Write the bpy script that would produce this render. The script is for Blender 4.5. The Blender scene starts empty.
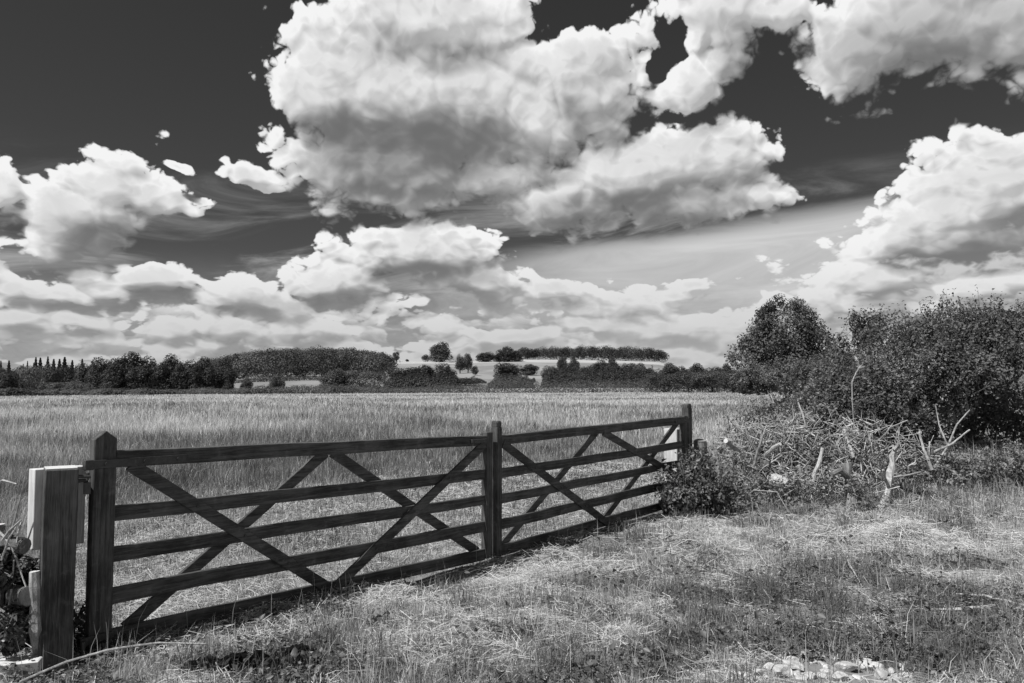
import bpy, math, random
import numpy as np
from mathutils import Vector, Matrix

R = math.radians
random.seed(7)
rng = np.random.default_rng(11)
SC = bpy.context.scene
COL = SC.collection

# ------------------------------------------------------------------ camera
EYE = 1.6            # eye height in metres
F = 800.0            # focal length in pixels of a 1024 px wide frame
HORIZON = 388.0      # image row of the horizon
PITCH = math.atan((HORIZON - 341.5) / F)
cam_data = bpy.data.cameras.new('camera')
cam = bpy.data.objects.new('camera', cam_data)
COL.objects.link(cam)
cam.location = (0, 0, EYE)
cam.rotation_euler = (R(90) + PITCH, 0, 0)
cam_data.sensor_width = 36.0
cam_data.lens = 36.0 * F / 1024
cam_data.clip_start = 0.05
cam_data.clip_end = 20000
SC.camera = cam


def ray(px, py):
    """direction seen at a picture position"""
    v = Vector(((px - 512) / F, (341.5 - py) / F, -1))
    return (Matrix.Rotation(R(90) + PITCH, 3, 'X') @ v).normalized()


def at(px, d):
    """ground x for a picture column at forward distance d"""
    r = ray(px, HORIZON)
    return r.x / r.y * d


def zat(py, d):
    """height seen at a picture row at forward distance d"""
    r = ray(512, py)
    return EYE + r.z / r.y * d


# ------------------------------------------------------------------ render settings
SC.render.engine = 'CYCLES'
SC.view_settings.view_transform = 'Standard'
SC.view_settings.look = 'None'
SC.view_settings.exposure = 0.3
SC.view_settings.gamma = 1
SC.view_settings.use_curve_mapping = False
SC.cycles.use_denoising = True
SC.cycles.max_bounces = 5
SC.cycles.diffuse_bounces = 3
SC.cycles.glossy_bounces = 2
SC.cycles.transmission_bounces = 3
SC.cycles.transparent_max_bounces = 6
SC.cycles.use_adaptive_sampling = True
SC.cycles.adaptive_threshold = 0.01

# ------------------------------------------------------------------ sun
SUN_AZ = math.atan2(-0.84, -0.54)      # x, y : left and a little behind the camera
SUN_EL = R(57)
SUN = Vector((math.sin(SUN_AZ) * math.cos(SUN_EL), math.cos(SUN_AZ) * math.cos(SUN_EL), math.sin(SUN_EL)))
sd = bpy.data.lights.new('sun', 'SUN')
sd.energy = 5.0
sd.angle = R(0.5)
sd.color = (1.0, 0.995, 0.985)
so = bpy.data.objects.new('sun', sd)
COL.objects.link(so)
so.rotation_euler = SUN.to_track_quat('Z', 'Y').to_euler()
so.location = SUN * 50
# ------------------------------------------------------------------ sky: Nishita blue through a red filter + procedural cumulus
class NB:
    """small expression builder over a shader node tree"""
    def __init__(self, tree):
        self.t = tree
    def node(self, kind, **kw):
        n = self.t.nodes.new(kind)
        for k, v in kw.items():
            setattr(n, k, v)
        return n
    def put(self, sock, v):
        if isinstance(v, (int, float)):
            sock.default_value = v
        elif isinstance(v, (tuple, list)):
            sock.default_value = v
        else:
            self.t.links.new(v, sock)
    def m(self, op, a, b=0.0, c=0.0, clamp=False):
        n = self.node('ShaderNodeMath', operation=op, use_clamp=clamp)
        self.put(n.inputs[0], a)
        if len(n.inputs) > 1:
            self.put(n.inputs[1], b)
            self.put(n.inputs[2], c)
        return n.outputs[0]
    def add(self, a, b): return self.m('ADD', a, b)
    def sub(self, a, b): return self.m('SUBTRACT', a, b)
    def mul(self, a, b): return self.m('MULTIPLY', a, b)
    def mad(self, a, b, c): return self.m('MULTIPLY_ADD', a, b, c)
    def ss(self, x, lo, hi, a=0.0, b=1.0):
        n = self.node('ShaderNodeMapRange', interpolation_type='SMOOTHSTEP')
        self.put(n.inputs[0], x); self.put(n.inputs[1], lo); self.put(n.inputs[2], hi)
        self.put(n.inputs[3], a); self.put(n.inputs[4], b)
        return n.outputs[0]
    def lin(self, x, lo, hi, a=0.0, b=1.0):
        n = self.node('ShaderNodeMapRange')
        self.put(n.inputs[0], x); self.put(n.inputs[1], lo); self.put(n.inputs[2], hi)
        self.put(n.inputs[3], a); self.put(n.inputs[4], b)
        return n.outputs[0]
    def xyz(self, x, y, z=0.0):
        n = self.node('ShaderNodeCombineXYZ')
        self.put(n.inputs[0], x); self.put(n.inputs[1], y); self.put(n.inputs[2], z)
        return n.outputs[0]
    def mix(self, f, a, b):
        n = self.node('ShaderNodeMix', data_type='FLOAT')
        self.put(n.inputs[0], f); self.put(n.inputs[2], a); self.put(n.inputs[3], b)
        return n.outputs[0]
    def noise(self, vec, scale, detail=4.0, rough=0.5, dist=0.0, dim='2D', lac=2.0):
        n = self.node('ShaderNodeTexNoise', noise_dimensions=dim)
        self.put(n.inputs['Vector'], vec)
        n.inputs['Scale'].default_value = scale
        n.inputs['Detail'].default_value = detail
        n.inputs['Roughness'].default_value = rough
        n.inputs['Lacunarity'].default_value = lac
        n.inputs['Distortion'].default_value = dist
        return n.outputs[0]


def azel(px, py):
    r = ray(px, py)
    return math.atan2(r.x, r.y), math.asin(r.z)


def blob_params(px, py, rx, ru, rd):
    a, e = azel(px, py)
    ra = (azel(px + rx, py)[0] - azel(px - rx, py)[0]) / 2
    eu = azel(px, py - ru)[1] - e
    ed = e - azel(px, py + rd)[1]
    return a, e, ra, eu, ed


# cumulus heaps: picture position of the heap, half width, height above, depth below, tilt (deg)
HEAPS = [
    # great central cloud
    (410, 95, 128, 100, 112, 0), (325, 80, 66, 80, 62, 0), (345, 160, 66, 52, 56, 0), (400, 165, 100, 50, 48, 0), (590, 70, 66, 46, 50, -8), (480, 90, 90, 75, 110, 0),
    (430, 15, 120, 60, 60, 0), (288, 76, 34, 38, 32, 0), (520, 110, 60, 60, 80, 0), (560, 70, 75, 36, 60, -10), (600, 100, 45, 65, 70, 0), (420, 178, 95, 50, 36, 0), (490, 175, 60, 40, 32, 0), (540, 120, 60, 60, 70, 0),
    # the one to its right, in front
    (650, 165, 130, 42, 52, -6), (560, 205, 75, 40, 36, 0), (730, 150, 58, 34, 55, 0), (690, 205, 90, 40, 26, 0), (750, 195, 40, 30, 28, 0),
    # small torn ones above right
    (692, 80, 52, 34, 32, -22), (722, 20, 62, 46, 40, 0), (775, 12, 46, 40, 22, 0),
    # top right sheet
    (930, 20, 160, 70, 72, 8), (855, 50, 80, 56, 56, 14), (960, 30, 110, 60, 60, 8), (1010, 20, 90, 70, 46, 0),
    # right edge heap
    (1000, 190, 105, 62, 75, 0), (950, 215, 85, 52, 55, 10), (1010, 150, 55, 34, 50, 0), (895, 240, 82, 32, 30, 0), (960, 240, 90, 40, 34, 0),
    (870, 285, 60, 17, 18, 0), (985, 285, 65, 20, 24, 0),
    # left heap
    (88, 205, 74, 46, 52, -8), (150, 200, 55, 24, 22, -6), (62, 235, 66, 34, 32, -6), (110, 185, 60, 28, 40, 0), (8, 195, 32, 28, 34, 0),
    (155, 274, 46, 15, 15, 4), (70, 318, 40, 14, 16, 0), (12, 285, 30, 14, 18, 0), (15, 320, 34, 16, 18, 0),
    # wisp in between
    (248, 179, 40, 11, 10, 14), (175, 168, 16, 6, 6, 0),
    # middle lower heap and the chain running left from it
    (420, 250, 95, 34, 34, 0), (385, 235, 45, 20, 24, 0), (330, 282, 62, 24, 26, 0), (245, 296, 58, 20, 24, 0), (470, 275, 60, 22, 20, 0),
    (560, 290, 36, 12, 12, 0), (632, 297, 32, 11, 10, 0), (674, 294, 22, 9, 8, 0), (696, 322, 40, 9, 8, 0), (590, 325, 46, 11, 10, 0),  (520, 335, 44, 10, 9, 0), (660, 338, 46, 9, 8, 0),
]
# bellies and shaded undersides of those heaps, painted into the cloud tone: position, radii, depth of shade
BELLIES = [
    (408, 152, 125, 50, 0.58), (470, 165, 90, 44, 0.22), (390, 45, 70, 26, 0.22), (630, 212, 130, 24, 0.42), (560, 226, 70, 14, 0.30),
    (900, 45, 130, 40, 0.34), (960, 20, 110, 50, 0.30), (985, 255, 85, 24, 0.46), (930, 250, 60, 18, 0.30),
    (100, 238, 70, 26, 0.34), (440, 275, 85, 16, 0.42), (300, 305, 120, 13, 0.30), (470, 312, 70, 12, 0.45), (560, 305, 60, 9, 0.3),
    (150, 290, 44, 8, 0.3), (985, 306, 70, 10, 0.32), (60, 335, 70, 8, 0.3), (600, 90, 40, 60, 0.15),
]
CLEAR = [ (835, 190, 40, 40, 0.3),   # windows of open sky between the heaps
     (655, 233, 30, 6, 0.4), (545, 246, 34, 6, 0.4), (680, 40, 20, 24, 0.35), (655, 60, 10, 30, 0.35),
]

world = bpy.data.worlds.new('World')
SC.world = world
world.use_nodes = True
wt = world.node_tree
wt.nodes.clear()


def field_group():
    g = bpy.data.node_groups.new('cumulus', 'ShaderNodeTree')
    g.interface.new_socket('az', in_out='INPUT', socket_type='NodeSocketFloat')
    g.interface.new_socket('el', in_out='INPUT', socket_type='NodeSocketFloat')
    g.interface.new_socket('heap', in_out='OUTPUT', socket_type='NodeSocketFloat')
    g.interface.new_socket('mass', in_out='OUTPUT', socket_type='NodeSocketFloat')
    g.interface.new_socket('envelope', in_out='OUTPUT', socket_type='NodeSocketFloat')
    b = NB(g)
    gi = b.node('NodeGroupInput'); go = b.node('NodeGroupOutput')
    az, el = gi.outputs[0], gi.outputs[1]
    ep = b.m('MAXIMUM', b.add(el, 0.16), 0.05)
    ly = b.mul(b.m('LOGARITHM', b.add(ep, 0.14), math.e), 2.25)
    lx = b.mul(az, 3.1)
    q = b.xyz(lx, ly)
    # domain warp
    w1 = b.noise(q, 3.0, 3, 0.5)
    q2 = b.xyz(b.add(lx, 17.3), b.add(ly, 4.1))
    w2 = b.noise(q2, 3.0, 3, 0.5)
    k = b.mul(ep, 0.11)
    wa = b.mad(b.sub(w1, 0.5), k, az)
    we = b.mad(b.sub(w2, 0.5), k, el)
    acc = None
    for (px, py, rx, ru, rd, tilt) in HEAPS:
        a, e, ra, eu, ed = blob_params(px, py, rx, ru, rd)
        dx = b.sub(wa, a); dy = b.sub(we, e)
        if tilt:
            c, s = math.cos(R(tilt)), math.sin(R(tilt))
            dx, dy = b.add(b.mul(dx, c), b.mul(dy, -s)), b.add(b.mul(dx, s), b.mul(dy, c))
        dx = b.mul(dx, 1 / ra)
        dy = b.m('MAXIMUM', b.mul(dy, 1 / eu), b.mul(dy, -1 / ed))
        r2 = b.mad(dx, dx, b.mul(dy, dy))
        size = min(1.0, (ra * (eu + ed) / 2) ** 0.5 / 0.10)       # small heaps are thin
        v = b.mul(b.sub(1.0, b.m('SQRT', r2)), 0.45 + 0.55 * size)
        acc = v if acc is None else b.m('SMOOTH_MAX', acc, v, 0.10)
    for (px, py, rx, ry, s) in CLEAR:
        a, e, ra, eu, ed = blob_params(px, py, rx, ry, ry)
        dx = b.mul(b.sub(wa, a), 1 / ra); dy = b.mul(b.sub(we, e), 1 / eu)
        hole = b.m('MAXIMUM', b.sub(1.0, b.m('SQRT', b.mad(dx, dx, b.mul(dy, dy)))), 0.0)
        acc = b.sub(acc, b.mul(hole, s))
    # the crowd of smaller heaps low down
    for (sx, sy, o, s0, s1, hi, lo_) in ((6.0, 2.6, 2.7, 0.20, 0.07, 0.10, -0.5), (10.0, 3.4, 8.4, 0.16, 0.05, 0.09, -0.5)):
        ln = b.m('LOGARITHM', b.m('MAXIMUM', b.add(we, 0.07), 0.01), math.e)
        n = b.noise(b.xyz(b.mad(wa, sx, o), b.mad(ln, sy, o * 1.7)), 1.0, 2.0, 0.5)
        cov = b.ss(b.mad(el, 1.0, b.mul(b.m('ABSOLUTE', b.add(az, -0.10)), -0.10)), s0, s1, lo_, hi)
        cov = b.sub(cov, b.mul(b.ss(b.m('ABSOLUTE', b.sub(az, 0.2)), 0.22, 0.05), -0.085))
        a_, e_, ra_, eu_, ed_ = blob_params(170, 238, 210, 64, 60)
        gx = b.mul(b.sub(az, a_), 1 / ra_); gy = b.mul(b.sub(el, e_), 1 / eu_)
        cov = b.sub(cov, b.ss(b.mad(gx, gx, b.mul(gy, gy)), 1.3, 0.3, 0.0, 0.35))
        v = b.mad(b.sub(n, 0.5), 1.5, cov)
        acc = b.m('SMOOTH_MAX', acc, v, 0.06)
    # billows: rounded lumps with creases, three sizes, then ragged fine detail
    b.put(go.inputs[2], acc)
    tot = acc
    for i, (sc, amp, off) in enumerate(((3.2, 0.26, 6.1), (6.5, 0.30, 0.0), (14.0, 0.17, 3.3), (30.0, 0.085, 8.1))):
        qo = b.node('ShaderNodeVectorMath', operation='ADD')
        b.put(qo.inputs[0], q); qo.inputs[1].default_value = (off, off * 0.7, 0)
        n = b.noise(qo.outputs[0], sc, 0.6, 0.5, 0.3)
        bil = b.m('ABSOLUTE', b.mad(n, 2.0, -1.0))
        tot = b.mad(b.sub(bil, 0.20), amp * 1.5, tot)
        if i == 2:
            b.put(go.inputs[1], tot)
    f = b.noise(q, 10.0, 9.0, 0.64)
    tot = b.mad(b.sub(f, 0.5), 0.34, tot)
    b.put(go.inputs[0], tot)
    return g


grp = field_group()
b = NB(wt)
tc = b.node('ShaderNodeTexCoord')
sep = b.node('ShaderNodeSeparateXYZ')
wt.links.new(tc.outputs['Generated'], sep.inputs[0])
az = b.m('ARCTAN2', sep.outputs[0], sep.outputs[1])
el = b.m('ARCSINE', sep.outputs[2])


def field(da, de):
    n = b.node('ShaderNodeGroup')
    n.node_tree = grp
    b.put(n.inputs[0], b.add(az, da) if da else az)
    b.put(n.inputs[1], b.add(el, de) if de else el)
    return n.outputs[0], n.outputs[1], n.outputs[2]


d0, m0, e0 = field(0, 0)
_, m1, _ = field(-0.007, 0.012)
stp = b.lin(el, 0.0, 0.35, 0.15, 1.0)
_, m2, e2 = field(b.mul(stp, -0.024), b.mul(stp, 0.050))
inner = b.ss(d0, 0.10, 0.60)
rel1 = b.m('MAXIMUM', b.m('MINIMUM', b.sub(m0, m1), 0.16), -0.20)
rel1 = b.mul(rel1, b.mix(inner, 0.85, 0.42))
rel2 = b.m('MAXIMUM', b.m('MINIMUM', b.add(b.mul(b.sub(e0, e2), 0.8), b.mul(b.sub(m0, m2), 0.25)), 0.10), -0.32)
alpha = b.ss(d0, 0.0, b.ss(rel2, 0.05, -0.20, 0.10, 0.30))
light = b.add(rel1, b.mix(inner, 0.865, 0.84))
light = b.mad(rel2, b.ss(el, 0.22, 0.08, 0.50, 0.95), light)
fl = b.noise(b.xyz(b.mul(az, 1.0), b.mul(el, 1.3)), 22.0, 6.0, 0.55, 0.4)
light = b.mad(b.sub(fl, 0.5), 0.15, light)
belly = None
for (px, py, rx, ry, s) in BELLIES:
    a, e, ra, eu, ed = blob_params(px, py, rx, ry, ry)
    dx = b.mul(b.sub(az, a), 1 / ra); dy = b.mul(b.sub(el, e), 1 / eu)
    v = b.mul(b.ss(b.mad(dx, dx, b.mul(dy, dy)), 1.5, 0.0), s)
    belly = v if belly is None else b.m('SMOOTH_MAX', belly, v, 0.12)
soft = b.noise(b.xyz(az, el), 6.0, 5.0, 0.5)
belly = b.mul(belly, b.mad(b.sub(soft, 0.5), 0.28, 1.0))
belly = b.mul(belly, b.ss(m0, -0.05, 0.45))
light = b.sub(light, b.mul(belly, 0.60))
light = b.m('MINIMUM', b.m('SMOOTH_MAX', light, 0.46, 0.30), 0.99)
light = b.mul(b.m('POWER', light, 2.3), 0.90)
light = b.mix(b.ss(el, 0.19, 0.015, 0.0, 0.66), light, 0.385)
light = b.mix(b.mul(b.ss(el, 0.20, 0.15), b.ss(b.m('ABSOLUTE', b.sub(az, 0.17)), 0.24, 0.10, 0.0, 0.22)), light, b.mad(b.sub(fl, 0.5), 0.3, 0.56))
# distant rows of small cumulus with flat bases, one behind the other down to the horizon
ROWS = [  # base elevation, greatest height, lump width scale, seed, cover, brightness
    (0.066, 0.030, 9.0, 14.2, 0.38, 0.62), (0.049, 0.026, 11.0, 9.7, 0.36, 0.62), (0.035, 0.020, 14.0, 5.1, 0.36, 0.58), (0.022, 0.016, 18.0, 1.3, 0.36, 0.54),
]
rows = []
q6 = b.xyz(b.mul(az, 26.0), b.mul(el, 60.0))
fine = b.sub(b.noise(q6, 1.0, 6.0, 0.6, 0.3), 0.5)
wav = b.noise(b.xyz(b.mul(az, 5.0), 3.3), 1.0, 3.0, 0.5)
for (e, hm, sc, seed, cov, br) in ROWS:
    n = b.noise(b.xyz(b.mad(az, sc, seed), b.mul(el, sc * 1.1)), 1.0, 3.0, 0.5)
    h = b.mul(b.ss(n, cov, cov + 0.28), hm)
    up = b.sub(el, b.mad(b.sub(wav, 0.5), 0.02, e))
    dtop = b.mad(fine, hm * 0.55, b.sub(h, up))
    dbot = b.mad(fine, hm * 0.25, b.mul(up, 0.8))
    a_ = b.ss(b.m('MINIMUM', dtop, dbot), 0.0, hm * 0.22)
    t = b.m('DIVIDE', up, b.add(h, 0.004))
    l_ = b.ss(b.mad(fine, 0.9, t), 0.05, 1.0, 0.32, br)
    rows.append((a_, l_))
# thin high veil, brighter towards the right
vq = b.xyz(b.mul(az, 3.0), b.mad(az, -1.2, b.mul(el, 16.0)))
veil = b.noise(vq, 1.3, 7.0, 0.6, 0.6)
va = b.mul(b.ss(veil, 0.42, 0.75), b.mul(b.ss(el, 0.28, 0.15), 0.75))
va = b.m('MAXIMUM', va, b.mul(b.ss(az, -0.16, 0.14), b.ss(b.mad(b.sub(veil, 0.5), 0.03, b.mad(az, -0.10, el)), 0.178, 0.150, 0.0, 0.95)))
# the open sky
sky = b.node('ShaderNodeTexSky', sky_type='NISHITA', sun_disc=False)
sky.sun_elevation = SUN_EL
sky.sun_rotation = SUN_AZ
sky.air_density = 1.0; sky.dust_density = 0.6; sky.ozone_density = 1.0
rgb = b.node('ShaderNodeSeparateColor')
wt.links.new(sky.outputs[0], rgb.inputs[0])
STR = 0.1
blue = b.mul(rgb.outputs[0], 0.27)                 # a deep red filter: only the red of the sky
lum = b.mix(va, blue, b.mul(b.mad(b.sub(veil, 0.5), 0.55, b.ss(az, -0.2, 0.12, 0.34, 0.60)), 1 / STR))
haze = b.ss(el, 0.17, 0.03)                        # pale air low down
lum = b.mix(b.mul(haze, 0.85), lum, b.mul(b.mad(fine, 0.25, 0.35), 1 / STR))
for a_, l_ in rows:
    lum = b.mix(a_, lum, b.mul(l_, 1 / STR))
lum = b.mul(b.mix(alpha, lum, b.mul(light, 1 / STR)), 0.84)
col = b.node('ShaderNodeCombineColor')
for i in range(3):
    wt.links.new(lum, col.inputs[i])
bg = b.node('ShaderNodeBackground')
wt.links.new(col.outputs[0], bg.inputs[0])
bg.inputs[1].default_value = STR
wo = b.node('ShaderNodeOutputWorld')
wt.links.new(bg.outputs[0], wo.inputs[0])
world.cycles.sampling_method = 'MANUAL'
world.cycles.sample_map_resolution = 256
# ------------------------------------------------------------------ object helpers
def tag(o, label=None, cat=None, group=None, kind=None):
    if label: o['label'] = label
    if cat: o['category'] = cat
    if group: o['group'] = group
    if kind: o['kind'] = kind
    return o


def empty(name, loc=(0, 0, 0), rz=0.0):
    o = bpy.data.objects.new(name, None)
    COL.objects.link(o)
    o.location = loc
    o.rotation_euler = (0, 0, rz)
    o.empty_display_size = 0.2
    return o


def link_mesh(name, me, mat=None, parent=None):
    o = bpy.data.objects.new(name, me)
    COL.objects.link(o)
    if mat:
        me.materials.append(mat)
    if parent:
        o.parent = parent
    return o


def np_mesh(name, verts, tris, attrs=None, smooth=False):
    """mesh from arrays of points and triangles; attrs: name -> value per point"""
    me = bpy.data.meshes.new(name)
    verts = np.ascontiguousarray(verts, dtype=np.float32)
    tris = np.ascontiguousarray(tris, dtype=np.int32)
    me.vertices.add(len(verts))
    me.vertices.foreach_set('co', verts.ravel())
    me.loops.add(tris.size)
    me.loops.foreach_set('vertex_index', tris.ravel())
    me.polygons.add(len(tris))
    me.polygons.foreach_set('loop_start', np.arange(0, tris.size, 3, dtype=np.int32))
    if smooth:
        me.polygons.foreach_set('use_smooth', np.ones(len(tris), dtype=bool))
    for k, v in (attrs or {}).items():
        a = me.attributes.new(k, 'FLOAT', 'POINT')
        a.data.foreach_set('value', np.ascontiguousarray(v, dtype=np.float32))
    me.update(calc_edges=True)
    me.validate()
    return me


class MB:
    """collects boards, bars and tubes and links them as one mesh object"""
    def __init__(self):
        self.v = []; self.f = []
    def raw(self, verts, faces):
        n = len(self.v)
        self.v += [tuple(p) for p in verts]
        self.f += [tuple(i + n for i in f) for f in faces]
    def box(self, c, ax, ay, az):
        """box about c; ax, ay, az are half-extent vectors"""
        c, ax, ay, az = (Vector(q) for q in (c, ax, ay, az))
        p = [c + ax * i + ay * j + az * k for i in (-1, 1) for j in (-1, 1) for k in (-1, 1)]
        f = [(0, 1, 3, 2), (4, 6, 7, 5), (0, 4, 5, 1), (2, 3, 7, 6), (0, 2, 6, 4), (1, 5, 7, 3)]
        if ax.cross(ay).dot(az) < 0:
            f = [q[::-1] for q in f]
        self.raw(p, f)
    def bar(self, a, b_, w, t, side):
        """board from a to b_, w wide in the plane across 'side', t thick along 'side'"""
        a, b_, side = Vector(a), Vector(b_), Vector(side).normalized()
        d = (b_ - a)
        wv = d.normalized().cross(side).normalized()
        self.box((a + b_) / 2, d / 2, wv * (w / 2), side * (t / 2))
    def tube(self, pts, rad, sides=8, cap=True, rough=0.0):
        pts = [Vector(p) for p in pts]
        if not isinstance(rad, (list, tuple)):
            rad = [rad] * len(pts)
        rings = []
        up = Vector((0, 0, 1))
        d0 = (pts[-1] - pts[0]).normalized()
        if abs(d0.z) > 0.9: up = Vector((0, 1, 0))
        for i, p in enumerate(pts):
            d = (pts[min(i + 1, len(pts) - 1)] - pts[max(i - 1, 0)]).normalized()
            s = d.cross(up).normalized(); u = s.cross(d)
            rings.append([p + (s * math.cos(2 * math.pi * k / sides) + u * math.sin(2 * math.pi * k / sides)) * rad[i] *
                          (1 + (random.uniform(-rough, rough) if rough else 0)) for k in range(sides)])
        v = [q for r in rings for q in r]; f = []
        for i in range(len(pts) - 1):
            for k in range(sides):
                k2 = (k + 1) % sides
                f.append((i * sides + k, (i + 1) * sides + k, (i + 1) * sides + k2, i * sides + k2))
        if cap:
            f.append(tuple(range(sides)))
            f.append(tuple(reversed([(len(pts) - 1) * sides + k for k in range(sides)])))
        self.raw(v, f)
    def build(self, name, mat, parent=None, bevel=0.0, smooth=False, jitter=0.0):
        import bmesh
        me = bpy.data.meshes.new(name)
        me.from_pydata(self.v, [], self.f)
        bm = bmesh.new(); bm.from_mesh(me)
        bmesh.ops.recalc_face_normals(bm, faces=bm.faces)
        if bevel:
            bmesh.ops.bevel(bm, geom=[e for e in bm.edges if len(e.link_faces) == 2 and e.calc_face_angle(0) > 0.5], offset=bevel, segments=1, affect='EDGES', profile=0.5)
        if jitter:
            for q in bm.verts:
                q.co += Vector((random.uniform(-1, 1), random.uniform(-1, 1), random.uniform(-1, 1))) * jitter
        bm.to_mesh(me); bm.free()
        if smooth:
            for p in me.polygons: p.use_smooth = True
        return link_mesh(name, me, mat, parent)


# lattice noise for laying plants out
_P = rng.permutation(512)
_V = rng.random(512)
def vnoise(x, y):
    x = np.asarray(x, float); y = np.asarray(y, float)
    xi = np.floor(x).astype(int); yi = np.floor(y).astype(int)
    fx = x - xi; fy = y - yi
    fx = fx * fx * (3 - 2 * fx); fy = fy * fy * (3 - 2 * fy)
    h = lambda a, b_: _V[(_P[(a & 511)] + b_ * 57) & 511]
    return (h(xi, yi) * (1 - fx) + h(xi + 1, yi) * fx) * (1 - fy) + (h(xi, yi + 1) * (1 - fx) + h(xi + 1, yi + 1) * fx) * fy
def fbm(x, y, oct=4):
    s = 0; a = 0.5; t = 0
    for i in range(oct):
        s = s + a * vnoise(x * 2 ** i + 13.7 * i, y * 2 ** i + 7.3 * i); t += a; a *= 0.5
    return s / t
def sstep(x, a, b_):
    t = np.clip((np.asarray(x, float) - a) / (b_ - a), 0, 1)
    return t * t * (3 - 2 * t)


# ------------------------------------------------------------------ materials (all neutral: the photograph is black and white)
def mat_new(name):
    m = bpy.data.materials.new(name); m.use_nodes = True
    m.node_tree.nodes.clear()
    return m, NB(m.node_tree)


def grey(bb, v):
    n = bb.node('ShaderNodeCombineColor')
    for i in range(3): bb.put(n.inputs[i], v)
    return n.outputs[0]


def principled(bb, colour, rough=0.8, spec=0.3, normal=None):
    p = bb.node('ShaderNodeBsdfPrincipled')
    bb.put(p.inputs['Base Color'], colour)
    bb.put(p.inputs['Roughness'], rough)
    bb.put(p.inputs['Specular IOR Level'], spec)
    if normal is not None: bb.put(p.inputs['Normal'], normal)
    return p.outputs[0]


def out(bb, shader):
    o = bb.node('ShaderNodeOutputMaterial')
    bb.t.links.new(shader, o.inputs[0])


def bump(bb, h, strength=0.5, dist=0.01):
    n = bb.node('ShaderNodeBump')
    bb.put(n.inputs['Strength'], strength); bb.put(n.inputs['Distance'], dist); bb.put(n.inputs['Height'], h)
    return n.outputs[0]


def leaf_mat(name, lo, hi, trans=0.28, rough=0.55, spec=0.25, rnd=0.25):
    """thin leaf or blade: tone from the plant's own variation"""
    m, bb = mat_new(name)
    at_ = bb.node('ShaderNodeAttribute', attribute_name='tone')
    oi = bb.node('ShaderNodeObjectInfo')
    v = bb.lin(at_.outputs['Fac'], 0, 1, lo, hi)
    v = bb.mul(v, bb.lin(oi.outputs['Random'], 0, 1, 1 - rnd, 1 + rnd))
    c = grey(bb, v)
    p = principled(bb, c, rough, spec)
    t = bb.node('ShaderNodeBsdfTranslucent'); bb.put(t.inputs[0], c)
    mx = bb.node('ShaderNodeMixShader'); mx.inputs[0].default_value = trans
    bb.t.links.new(p, mx.inputs[1]); bb.t.links.new(t.outputs[0], mx.inputs[2])
    out(bb, mx.outputs[0])
    return m


def wood_mat(name, lo, hi, axis=(1, 1, 1), scale=6.0, rough=0.75, spec=0.25, bumpk=0.5, worn=0.0):
    m, bb = mat_new(name)
    tcn = bb.node('ShaderNodeTexCoord')
    mp = bb.node('ShaderNodeMapping'); mp.inputs['Scale'].default_value = axis
    bb.t.links.new(tcn.outputs['Object'], mp.inputs[0])
    g = bb.noise(mp.outputs[0], scale, 6, 0.6, 0.6, '3D')
    fine = bb.noise(mp.outputs[0], scale * 7, 3, 0.6, 0.2, '3D')
    blot = bb.noise(tcn.outputs['Object'], 3.1, 4, 0.6, 0.0, '3D')
    v = bb.mad(bb.sub(fine, 0.5), 0.6, g)
    v = bb.ss(bb.mad(bb.sub(blot, 0.5), 0.8, v), 0.25, 0.8, lo, hi)
    if worn:
        v = bb.mad(bb.ss(bb.noise(tcn.outputs['Object'], 9, 5, 0.65, 0.0, '3D'), 0.56, 0.72), worn, v)
    out(bb, principled(bb, grey(bb, v), rough, spec, bump(bb, bb.mad(fine, 0.5, g), bumpk, 0.006)))
    return m


M = {}
M['gate_wood'] = wood_mat('creosoted timber along', 0.026, 0.115, (0.7, 16, 16), 3.2, 0.72, 0.25, 0.9, 0.05)
M['post_wood'] = wood_mat('creosoted timber upright', 0.028, 0.115, (16, 16, 0.7), 3.2, 0.75, 0.25, 0.9, 0.05)
M['hang_post'] = wood_mat('weathered dark post', 0.028, 0.12, (14, 14, 0.6), 3.2, 0.8, 0.2, 1.0, 0.04)
M['post_top'] = wood_mat('pale end grain', 0.42, 0.62, (12, 12, 12), 4.0, 0.85, 0.2, 0.6)
M['pale_board'] = wood_mat('pale sawn softwood', 0.42, 0.64, (14, 14, 1.0), 2.5, 0.8, 0.2, 0.3)
M['grey_wood'] = wood_mat('grey weathered wood', 0.12, 0.30, (9, 9, 2), 4.0, 0.85, 0.2, 0.8)
M['bark'] = wood_mat('rough bark', 0.05, 0.14, (8, 8, 3), 5.0, 0.9, 0.15, 1.0)
M['pale_bark'] = wood_mat('bleached bark', 0.18, 0.50, (8, 8, 3), 5.0, 0.85, 0.2, 0.9)
M['cut'] = wood_mat('fresh cut wood', 0.45, 0.66, (9, 9, 9), 6.0, 0.8, 0.2, 0.4)
M['iron'] = wood_mat('dark painted iron', 0.02, 0.05, (5, 5, 5), 6.0, 0.5, 0.5, 0.4, 0.04)
M['twig'] = wood_mat('dry twigs', 0.16, 0.56, (4, 4, 4), 1.5, 0.85, 0.2, 0.2)
M['trunk'] = wood_mat('tree bark', 0.05, 0.11, (8, 8, 2), 2.0, 0.9, 0.15, 0.8)
M['stone'] = wood_mat('pale limestone', 0.30, 0.62, (3, 3, 3), 4.0, 0.9, 0.2, 0.9)
M['leaf_dark'] = leaf_mat('dark leaves', 0.022, 0.085)
M['leaf_mid'] = leaf_mat('mid green leaves', 0.045, 0.13)
M['leaf_light'] = leaf_mat('pale willow leaves', 0.075, 0.17)
M['shrub_leaf'] = leaf_mat('glossy shrub leaves', 0.035, 0.24, 0.32, 0.55, 0.25, 0.1)
M['weed_leaf'] = leaf_mat('weed leaves', 0.06, 0.34, 0.28, 0.6, 0.2, 0.1)
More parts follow.
